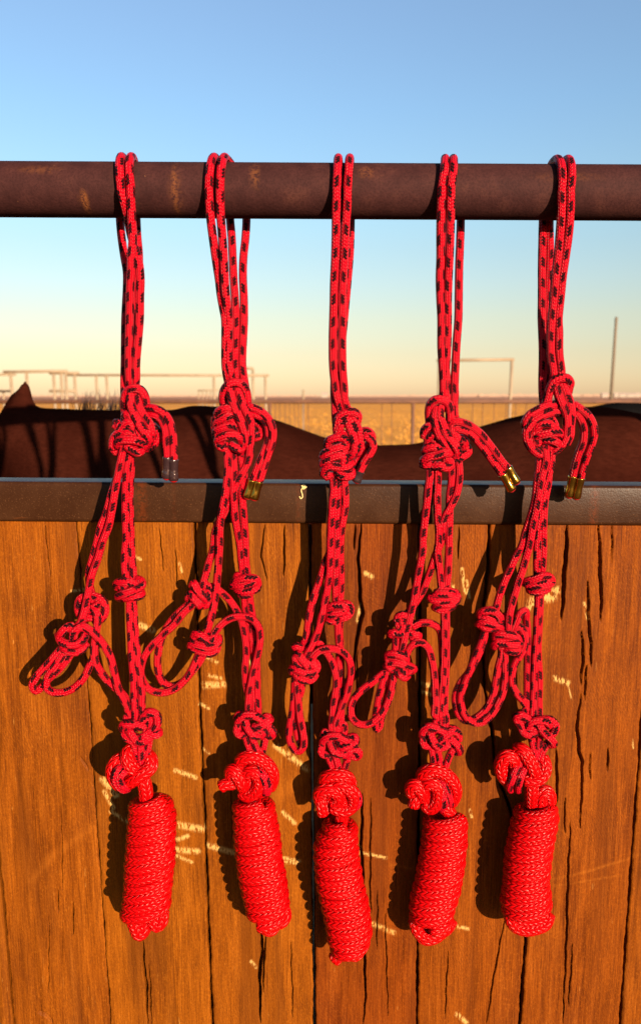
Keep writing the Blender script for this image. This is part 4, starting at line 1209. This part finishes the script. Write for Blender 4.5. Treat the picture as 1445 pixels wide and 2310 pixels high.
# ---- 5
HALTERS.append((
    Halter([(430, 79.6), (900, 54), (1130, 47), (1330, 42), (1500, 39), (1700, 39), (2000, 39)],
           'rightmost red rope halter with open round crown knot and twin brass tail tips', 4),
    dict(root=(1265, 430), ferrule='brass',
     over=[
      ('P3: 1175,230 1174,300 1170,380 1160,500 1148,600 1140,700 1130,803 | P7: 1050,130 1050,230 | C13: 615,80 610,160,-.8 600,260,-2',
       'P3: 1090,368 1088,460 1086,560 1086,680 1085,803 | P7: 1013,150 1015,230 | C13: 512,120,-.4 512,240,-.4 520,360,-.4 530,460,-1', 1250),
      ('P3: 1215,230 1214,300 1208,400 1195,500 1180,600 1170,700 1160,803 | P7: 1085,130 1086,230 | C13: 690,80 685,140,-.4 680,240,-2',
       'P3: 1120,368 1122,480 1120,600 1115,700 1110,803 | P7: 1034,150 1030,230 | C13: 555,100,0 545,210,0 540,300,-.4 545,400,-1', 1275)],
     parts=[
      ('crown_knot', [
       'C13: 530,420,.2 560,330,.5 585,240,.9 620,170,1.2 680,140,1.4 740,140,1.3 772,180,.9 760,230,.4 750,280,0',
       'C13: 640,200,.8 660,290,1.4 690,370,1.7 730,450,1.8 745,540,1.7 740,620,1.5 730,700,1.2 690,770,.9 640,820,.6 590,845,0',
       'C13: 700,190,.5 730,270,1.1 760,340,1.3 780,420,1.3 785,500,1.2 775,590,1 770,680,1 735,760,.8',
       'C13: 660,385,.8 560,400,1.2 470,440,1.4 390,490,1.2 352,560,.7 362,610,.1',
       'C13: 700,460,.6 600,460,1.2 500,500,1.4 410,560,1.3 362,640,1 370,730,.9 410,800,.8 470,850,.5 530,870,-.2',
       'C13: 430,640,.2 470,590,1 550,570,1.4 610,590,1.2 625,640,.5', 'C13: 440,745,.1 450,695,.8 520,672,1.6 610,655,1.9 670,655,1.5 690,690,.5',
       'C13: 510,730,.5 560,720,1.3 625,735,1.6 662,765,1 630,785,.2', 'C13: 480,610,.5 430,680,.5 450,740,.7 490,750,.6', 'C13: 590,520,.3 620,570,.6 640,630,.8']),
      ('cheek_strand', ['C13: 540,720,.4 540,830,.7 545,920,.6 510,1050,.5 490,1150,.5 475,1270,.5 450,1400,.4 420,1530,.4 | C14: 930,0,.5 890,140,.5 850,280,.5 810,400,.6 780,500,.6 745,620,.7 715,740,.7 705,850,.7 700,950,.2']),
      ('cheek_strand', ['C13: 490,830,-.4 485,900,-.3 480,980,-.2 460,1120,-.1 440,1300,-.3 400,1450,-.6 350,1600,-.8 | C14: 850,0,-.5 780,130,-.5 720,260,-.5 670,370,-.3 630,470,-.2 595,580,0 570,680,.2 555,740,-.2']),
      ('throat_strand', ['C13: 590,780,.2 595,850,.2 590,950,.2 560,1080,.2 530,1200,.3 500,1330,.3 490,1450,.3 475,1580,.3 | C14: 1015,0,.3 1012,100,.3 1010,200,.3 1015,300,0 1020,400,-.4 1025,500,.1 1025,620,.2 1015,750,.2 1010,880,.2 1005,1000,.2 995,1150,.2 985,1300,.1 980,1450,.1 975,1600,.1 | C15: 650,30,.1 648,110,0 640,180,-.8']),
      ('throat_strand', ['C13: 570,1050,-.4 560,1150,-.2 535,1280,-.1 525,1400,0 520,1550,0 | C14: 1080,0,.2 1078,100,.2 1070,200,.2 1065,300,-.2 1055,400,-.5 1045,520,-.6 1040,700,-.6 1030,900,-.5 1020,1100,-.3 1025,1250,-.1 1035,1400,0 1035,1550,0 | C15: 705,0,0 708,90 705,180,-.8']),
      ('cheek_knot', [
       'C14: 875,415,-.2 910,390,.8 980,370,1.6 1060,340,1.9 1120,335,1.5 1162,362,.8 1170,410,.2',
       'C14: 890,425,0 960,425,1 1050,412,1.6 1120,390,1.5 1155,365,.8',
       'C14: 925,490,0 970,470,1.2 1050,450,1.7 1130,432,1.4 1172,400,.5', 'C14: 945,495,.2 1010,505,.9 1085,492,.8 1135,460,.3']),
      ('cheek_knot', [
       'C14: 400,790,-.1 400,732,.7 450,715,1.5 520,710,1.7 580,750,1.6 612,805,1 600,850,.2',
       'C14: 378,870,-.1 400,832,.7 470,840,1.5 540,860,1.7 610,885,1 605,920,.1',
       'C14: 400,870,.2 450,895,.9 520,902,.8 585,905,.4', 'C14: 415,780,.4 480,800,1 545,830,1.1', 'C14: 640,750,-.6 662,820,-.6 640,890,-.6']),
      ('nose_knot', [
       'C14: 558,1020,0 570,970,.8 640,970,1.5 730,980,1.8 800,1010,1.4 832,1055,.5',
       'C14: 550,1105,0 560,1070,.8 640,1070,1.5 730,1080,1.9 810,1070,1.5 832,1030,.8 800,980,.6 740,962,.8',
       'C14: 670,1130,.4 730,1150,1.3 790,1152,1.2 825,1110,.5', 'C14: 570,1010,.3 600,1030,.9 700,1032,1.1 760,1030,1']),
      ('nose_strand', ['C14: 730,980,.4 770,880,.9 800,800,1.1 840,730,1.1 880,710,.9 895,750,.4 892,800,-.2 905,900,-.6 915,1050,-.7 910,1200,-.7 905,1400,-.7 905,1600,-.6 910,1750,-.4 | C15: 580,90,-.3 620,170,-.8']),
      ('nose_strand', ['C14: 760,970,.5 820,880,1.2 852,920,1.3 880,1010,1.3 870,1110,1.1 830,1190,1 780,1270,.9 745,1360,.8 735,1450,.7 755,1550,.5 800,1620,.3 850,1680,0 890,1740,-.5 920,1820,-1']),
      ('nose_loop', ['C14: 460,890,.1 440,960,.3 400,1080,.4 350,1200,.5 290,1340,.6 240,1470,.6 190,1600,.7 185,1720,.7 220,1830,.7 290,1910,.7 380,1930,.7 470,1890,.6 550,1790,.5 610,1680,.4 650,1560,.4 665,1430,.3 665,1300,.3 660,1200,.3 650,1110,.3']),
      ('nose_loop', ['C14: 450,960,-.8 400,1130,-.6 280,1370,-.4 180,1500,-.4 130,1620,-.4 130,1740,-.4 170,1850,-.5 240,1905,-.6 330,1885,-.5 430,1810,-.4 510,1690,-.2 550,1560,-.1 570,1440,-.1 590,1330,-.1 620,1220,0 630,1110,0']),
      ('fiador_knot', [
       'C15: 660,190,.2 600,165,1 540,135,1.1 498,152,.8 512,192,.5 540,230,.6 560,280,.9 600,310,1.2 660,305,1 695,275,.5',
       'C15: 590,260,.5 630,205,1.4 700,185,1.8 770,190,1.6 800,235,.8', 'C15: 690,190,1.2 720,250,1.8 770,310,1.9 820,362,1.5 842,400,.8 800,400,.1',
       'C15: 740,175,.2 810,175,.7 857,225,.9 845,285,.6 800,330,.2', 'C15: 610,250,.7 690,262,1.1 730,245,.8', 'C15: 560,150,.4 600,200,.4 620,250,.3']),
      ('fiador_tail', ['C15: 630,300,.2 650,400,.5 670,480,.4 690,540,-.3']),
      ('fiador_tail', ['C15: 715,330,-.4 708,430,-.1 698,520,-.2 690,560,-.8']),
      ('fiador_tail', ['C15: 790,380,-.1 742,460,.2 712,535,0 700,570,-.6']),
      ('lead_loop', ['C15: 540,550,.6 490,650,2.4 455,735,2.4 435,795,1.6 450,820,.6', 'C15: 590,600,.8 545,690,2.6 520,775,2.4 515,825,1.2']),
     ],
     tails=[('C13: 800,400,0 840,470,.5 880,540,.4 905,640,0 890,760,-.6 850,860,-1.3 820,970,-2.2 798,1078,-3', 'C13: 800,1068,-3 757,1272,-3.4'),
            ('C13: 805,385,.2 870,430,.9 940,490,1.1 985,570,1 1000,660,.6 970,780,0 930,880,-.8 895,980,-1.7 869,1095,-2.6', 'C13: 870,1085,-2.6 824,1284,-3.2')]),
    dict(crop='C15', phase=0.3,
         hank=([(985, 682, 190), (1090, 672, 214), (1200, 648, 214), (1400, 610, 216), (1650, 590, 216), (1830, 588, 232), (1930, 596, 226)], 10.8, 0.10, 37),
         knot=['C15: 430,740,-.2 375,680,.3 360,580,.6 410,510,.9 465,530,.9 490,600,.3',
               'C15: 500,450,-.3 555,455,.7 600,520,1.1 640,590,1.2 660,650,.9 690,700,-.2',
               'C15: 730,520,-.6 760,600,.3 735,685,.8 660,730,1 580,720,.5', 'C15: 640,720,.3 640,850,.2 640,960,-.7', 'C15: 420,640,-.4 500,650,-.3 580,660,-.3', 'C15: 450,560,-.5 540,560,-.4 640,560,-.5'],
         bights=['C15: 450,1930,.6 455,2000,.6 500,2060,.6 580,2085,.7 680,2070,.7 760,2030,.5 790,1950,.2', 'C15: 470,1980,.2 560,2010,.4 680,2000,.4 780,1960,.1',
                 'C15: 722,990,-.4 728,860,.1 762,832,.2 795,870,0 790,980,-.6']),
    'coiled red lead rope below the rightmost halter, small bight beside its neck'))

for h, hs, lsp, llabel in HALTERS:
    build_halter(h, hs)
    build_lead(h, lsp, llabel)

# a wisp of twine stuck to the tube
t = Tubes()
P = [at(u, v, TUBE_Y - 0.0012) for u, v in ((685, 1098), (679, 1105), (681, 1114), (682, 1121), (678, 1125), (675, 1120))]
t.add(P, 0.0008, sides=6, step=0.001)
for du, dv in ((-4, -5), (0, -7), (4, -6), (7, -2)):
    t.add([at(684, 1104, TUBE_Y - 0.0012), at(684 + du, 1100 + dv, TUBE_Y - 0.0016)], 0.0009, sides=5, smooth=False)
tag(t.build('twine_wisp', M['twine'], None, P[0]), 'tiny frayed wisp of pale twine stuck on the tube near its top edge', 'twine')

# ------------------------------------------------------------------ horses
def loft(bm, rings, n=20):
    """rings: (centre, right-axis, up-axis, a, b) superellipse sections"""
    prev = None
    for c, ax, ay, a, b in rings:
        cur = []
        for k in range(n):
            t = 2 * math.pi * k / n
            cs, sn = math.cos(t), math.sin(t)
            ex = 0.85
            x = math.copysign(abs(cs) ** ex, cs) * a
            y = math.copysign(abs(sn) ** ex, sn) * b
            cur.append(bm.verts.new(c + ax * x + ay * y))
        if prev:
            for k in range(n):
                bm.faces.new((prev[k], prev[(k + 1) % n], cur[(k + 1) % n], cur[k]))
        else:
            bm.faces.new(list(reversed(cur)))
        prev = cur
    bm.faces.new(prev)


def limb(bm, pts, n=14):
    P = [(Vector(p[:3]), p[3], p[4] if len(p) > 4 else p[3]) for p in pts]
    rings = []
    for i, (c, a, b) in enumerate(P):
        T = (P[min(i + 1, len(P) - 1)][0] - P[max(i - 1, 0)][0]).normalized()
        ax = Vector((0, 1, 0))
        ax = (ax - T * ax.dot(T)).normalized()
        ay = T.cross(ax)
        rings.append((c, ax, ay, a, b))
    loft(bm, rings, n)


def horse_mesh():
    """built in metres, facing -x, spine over y=0, withers near x=0"""
    bm = bmesh.new()
    Y, Z = Vector((0, 1, 0)), Vector((0, 0, 1))
    # barrel: x, top, bottom, half width
    body = [(-0.36, 1.30, 0.92, 0.12), (-0.30, 1.40, 0.84, 0.19), (-0.20, 1.475, 0.76, 0.235), (-0.08, 1.507, 0.72, 0.25), (0.04, 1.500, 0.70, 0.262),
            (0.16, 1.462, 0.69, 0.278), (0.28, 1.418, 0.69, 0.29), (0.40, 1.398, 0.70, 0.295), (0.52, 1.402, 0.72, 0.295), (0.64, 1.432, 0.75, 0.29),
            (0.78, 1.474, 0.79, 0.288), (0.90, 1.500, 0.82, 0.285), (1.02, 1.503, 0.85, 0.27), (1.14, 1.480, 0.88, 0.24), (1.25, 1.43, 0.93, 0.20), (1.33, 1.36, 1.00, 0.12)]
    loft(bm, [(Vector((x, 0, (t + b) / 2)), Y, Z, w, (t - b) / 2) for x, t, b, w in body], 28)
    # neck, head carried low and turned slightly away
    limb(bm, [(0.02, 0, 1.22, .16, .27), (-0.14, 0.01, 1.27, .135, .235), (-0.30, 0.03, 1.315, .115, .185), (-0.45, 0.06, 1.35, .10, .15), (-0.56, 0.10, 1.385, .09, .115), (-0.63, 0.13, 1.375, .085, .10)], 20)
    limb(bm, [(-0.58, 0.11, 1.42, .07, .07), (-0.64, 0.135, 1.36, .095, .13), (-0.72, 0.17, 1.25, .095, .125), (-0.79, 0.20, 1.13, .075, .10), (-0.85, 0.225, 1.02, .06, .08),
              (-0.89, 0.24, 0.94, .062, .075), (-0.905, 0.245, 0.905, .045, .05)], 18)
    # legs (front near/far, hind near/far)
    for s in (-1, 1):
        limb(bm, [(-0.16, .13 * s, 1.05, .11, .15), (-0.15, .14 * s, .82, .075, .105), (-0.15, .14 * s, .62, .05, .06), (-0.155, .14 * s, .50, .046, .05), (-0.15, .14 * s, .42, .034, .037),
                  (-0.145, .14 * s, .22, .032, .035), (-0.15, .14 * s, .16, .042, .045), (-0.18, .14 * s, .085, .04, .045), (-0.195, .14 * s, .06, .056, .062), (-0.205, .14 * s, 0.0, .064, .075)])
        limb(bm, [(1.06, .13 * s, 1.15, .14, .22), (1.05, .145 * s, .92, .12, .19), (1.04, .145 * s, .76, .08, .115), (1.12, .14 * s, .60, .052, .066), (1.20, .14 * s, .50, .044, .06),
                  (1.185, .14 * s, .40, .036, .042), (1.165, .14 * s, .22, .034, .038), (1.16, .14 * s, .16, .044, .047), (1.12, .14 * s, .085, .042, .047), (1.105, .14 * s, .06, .058, .064), (1.095, .14 * s, 0.0, .066, .077)])
    # ears
    for s, e, ex in ((-1, 0.10, 0.0), (1, 0.125, -0.022)):
        limb(bm, [(-0.605 + ex, e, 1.41, .03, .045), (-0.585 + ex, e, 1.47, .036, .042), (-0.568 + ex, e + .004 * s, 1.525, .028, .028), (-0.555 + ex, e + .006 * s, 1.575 + ex, .008, .009)], 10)
    me = bpy.data.meshes.new('body')
    bm.to_mesh(me); bm.free()
    tmp = bpy.data.objects.new('tmp_body', me); C.objects.link(tmp)
    m = tmp.modifiers.new('r', 'REMESH'); m.mode = 'VOXEL'; m.voxel_size = 0.013
    m = tmp.modifiers.new('s', 'SMOOTH'); m.factor = 0.6; m.iterations = 7
    dg = bpy.context.evaluated_depsgraph_get()
    out = bpy.data.meshes.new_from_object(tmp.evaluated_get(dg))
    bpy.data.objects.remove(tmp); bpy.data.meshes.remove(me)
    out.name = 'body'
    out.materials.clear()
    out.polygons.foreach_set('use_smooth', [True] * len(out.polygons))
    return out


def hair(name, roots, length, mat, parent, spread, r=0.0009, dirv=(0, 0, 1), count=1):
    t = Tubes()
    for p in roots:
        for _ in range(count):
            L = length * random.uniform(0.5, 1.1)
            d = Vector(dirv) + Vector((random.gauss(0, spread), random.gauss(0, spread), random.gauss(0, spread * .5)))
            d.normalize()
            q = Vector(p) + Vector((random.gauss(0, .006), random.gauss(0, .006), 0))
            b = Vector((random.gauss(0, spread * .6), random.gauss(0, spread * .6), 0))
            t.add([q, q + d * L * .5, q + d * L + b * L * .5], r, sides=3, step=L / 4, cap=False, taper=lambda s: 1 - 0.8 * s)
    return t.build(name, mat, parent)


hm = horse_mesh()
HX = at(500, 905, 1.07).x


def make_horse(loc, rotz, mat, label, mane=True):
    root = empty('horse', loc)
    tag(root, label, 'horse', 'horses standing behind the fence')
    me = hm.copy()
    o = bpy.data.objects.new('body', me); C.objects.link(o); me.materials.append(mat); o.parent = root
    roots = []
    for i in range(70):
        s = 0.36 + 0.32 * i / 69
        x = -0.04 - 0.54 * s
        roots.append((x, np.interp(s, [0, .5, 1], [0, .035, .115]), np.interp(-x, [0.04, .14, .30, .45, .58], [1.49, 1.492, 1.488, 1.485, 1.485])))
    mn = hair('mane', roots, 0.06, M['mane'] if mat is M['bay'] else mat, None, .26, r=.0009, dirv=(0.12, 0.05, 1), count=2)
    mn.parent = root
    tail_roots = [(1.31 + random.uniform(-.02, .02), random.uniform(-.035, .035), 1.34 + random.uniform(-.03, .03)) for _ in range(60)]
    tl = hair('tail', tail_roots, 0.85, M['mane'] if mat is M['bay'] else mat, None, .10, r=.004, dirv=(0.16, 0, -1), count=2)
    tl.parent = root
    for e in (0.075, 0.255):
        bm = bmesh.new()
        bmesh.ops.create_uvsphere(bm, u_segments=12, v_segments=8, radius=0.022)
        m2 = bpy.data.meshes.new('eye'); bm.to_mesh(m2); bm.free()
        eo = bpy.data.objects.new('eye', m2); C.objects.link(eo); m2.materials.append(M['eye'])
        eo.parent = root; eo.location = (-0.70, e, 1.30)
    root.rotation_euler = (0, 0, rotz)
    return root


make_horse((HX, 1.07, 0), 0.0, M['bay'], 'chestnut horse standing broadside behind the plank fence, one ear pricked at left')
hx2 = at(1395, 905, 2.35).x
make_horse((hx2 + 1.0, 2.35, 0.0), math.pi, M['black_coat'], 'black horse whose dark rump rises beyond the chestnut one at far right')

# ------------------------------------------------------------------ background fences and frames
def span(name, pts, r, mat, parent, sides=10):
    t = Tubes()
    t.add(pts, r, sides=sides, smooth=False)
    return t.build(name, mat, parent)


def ground_pt(u, y):
    p = at(u, 893, y)
    return Vector((p.x, y, 0))


# rusty rail fence across the pasture
FY = 11.5
ff = empty('pasture_fence', (0, FY, 0))
tag(ff, 'low rusty rail fence crossing the golden pasture behind the horses', 'fence')
za = at(0, 906, FY); zb_ = at(1445, 906, FY)
span('rail', [Vector((-9, FY, za.z)), Vector((9, FY, za.z))], 0.035, M['farrail'], ff)
for u in (-700, -340, -60, 250, 608, 931, 1250, 1570, 1900):
    x = at(u, 906, FY).x
    span('post', [(x, FY + .002, -.2), (x, FY + .002, za.z - 0.02)], 0.030, M['farrail'], ff)
for u in list(range(575, 700, 11)) + list(range(1068, 1215, 24)) + [860, 884]:
    x = at(u + random.uniform(-2, 2), 906, FY).x
    span('picket_rod', [(x, FY + .03, 0), (x + random.uniform(-.01, .01), FY + .03, za.z)], 0.007, M['farrail'], ff, 6)
# thin post standing beyond the rail
tp = ground_pt(684, 14.0)
tag(span('steel_post', [tp, Vector((tp.x, 14.0, at(684, 880, 14).z))], 0.022, M['galv'], None), 'thin steel post just beyond the pasture rail, left of the middle halter', 'post')


def frame(name, label, Yd, rails, posts, mat, r=0.036):
    root = empty(name, (at(rails[0][0], 893, Yd).x, Yd, 0))
    tag(root, label, 'pipe frame', 'pipe gate frames out on the pasture')
    for u0, v0, u1, v1 in rails:
        span('rail', [at(u0, v0, Yd), at(u1, v1, Yd)], r, mat, root)
    for u0, v0, u1 in posts:
        a = at(u0, v0, Yd)
        g = ground_pt(u1, Yd)
        span('post', [a + Vector((0, .003, 0)), Vector((g.x, Yd + .003, -.1))], r, mat, root)
    return root


frame('pipe_frame', 'tall pipe frame behind the horse ear, top bar reaching left to right', 18, [(8, 839, 152, 837)], [(24, 839, 30), (60, 838, 63), (148, 838, 151)], M['galv'])
frame('pipe_frame', 'short pipe frame just right of the ear with close-set posts', 21, [(112, 842, 178, 841), (112, 882, 172, 882)], [(121, 842, 124), (138, 842, 141), (168, 842, 172)], M['galv'], .04)
frame('pipe_frame', 'long low pipe frame spanning between the two left halters', 24, [(150, 846, 606, 847)], [(217, 846, 220), (240, 846, 246), (482, 847, 484), (598, 847, 600)], M['galv'], .042)
frame('pipe_frame', 'single raised pipe corner right of the second halter', 27, [(545, 831, 570, 831)], [(570, 831, 572), (548, 831, 549)], M['galv'], .05)
frame('pipe_frame', 'distant low pipe pen seen left of the second halter', 40, [(446, 881, 500, 880)], [(448, 881, 448), (457, 881, 457), (466, 881, 466), (475, 881, 475)], M['galv'], .035)
frame('pipe_frame', 'low pipe panel at the far left edge below the tall frame', 20, [(-40, 845, 36, 845), (-40, 882, 30, 882)], [(-30, 845, -30), (8, 882, 9)], M['galv'], .034)
frame('pipe_frame', 'wide pipe gateway between the two right halters', 20, [(985, 813, 1158, 811)], [(990, 813, 990), (1154, 812, 1149)], M['galv'], .042)

# leaning pole on the right
pp = at(1389, 716, 55)
pb = at(1377, 893, 55)
t = Tubes()
t.add([Vector((pb.x, 55, -.3)), pp], 0.12, sides=12, smooth=False, taper=lambda s: 1.1 - .25 * s)
tag(t.build('utility_pole', M['pole'], None), 'tall lone grey pole leaning slightly at the far right', 'pole')

# far buildings and scrub on the skyline
def house(u, y, w, hgt, label, roofm=None):
    p = ground_pt(u, y)
    root = empty('farm_building', p)
    tag(root, label, 'building', 'farm buildings on the skyline')
    bm = bmesh.new()
    bmesh.ops.create_cube(bm, size=1)
    bmesh.ops.scale(bm, vec=(w, w * .6, hgt), verts=bm.verts)
    bmesh.ops.translate(bm, vec=(p.x, y, hgt / 2), verts=bm.verts)
    me = bpy.data.meshes.new('wall'); bm.to_mesh(me); bm.free()
    new_obj('wall', me, M['farwhite'], root)
    me = bpy.data.meshes.new('roof')
    e, q, h2 = w * .55, w * .36, hgt * 1.45
    me.from_pydata([(p.x - e, y - q, hgt * .98), (p.x + e, y - q, hgt * .98), (p.x + e, y + q, hgt * .98), (p.x - e, y + q, hgt * .98), (p.x - e, y, h2), (p.x + e, y, h2)], [],
                   [(0, 1, 5, 4), (2, 3, 4, 5), (0, 4, 3), (1, 2, 5), (3, 2, 1, 0)])
    new_obj('roof', me, M['farroof'], root)


house(732, 700, 6, 3.2, 'tiny white farm building on the skyline left of the middle halter')
for i, (u, w) in enumerate(((1362, 7), (1388, 5), (1402, 8), (1420, 9), (1436, 6))):
    house(u, 820 + 15 * i, w, 3.4, ['small white shed left of the pole foot on the skyline', 'small pale shed right beside the pole foot', 'pale building among the skyline cluster by the pole',
                                     'widest pale building of the skyline cluster at right', 'rightmost pale shed on the skyline'][i])
# scrub line on the horizon: uncountable
sv, sf = [], []
for i in range(2600):
    y = random.uniform(1300, 2200)
    x = random.uniform(-1300, 1300)
    w, hh = random.uniform(2, 10), random.uniform(1.2, 4.5) * (1.6 if x > 250 else 1)
    for k in range(3):
        n = len(sv)
        ox = random.uniform(-w, w) * .6
        sv += [(x + ox - w / 2, y, 0), (x + ox + w / 2, y + random.uniform(-2, 2), 0), (x + ox + random.uniform(-w, w) * .3, y, hh * random.uniform(.6, 1)), (x + ox - w * .45, y + .5, hh * .55)]
        sf += [(n, n + 1, n + 2), (n, n + 2, n + 3)]
me = bpy.data.meshes.new('scrub')
me.from_pydata(sv, [], sf)
tag(new_obj('scrub', me, M['scrub']), 'thin reddish line of scrub along the flat horizon', 'scrub', kind='stuff')
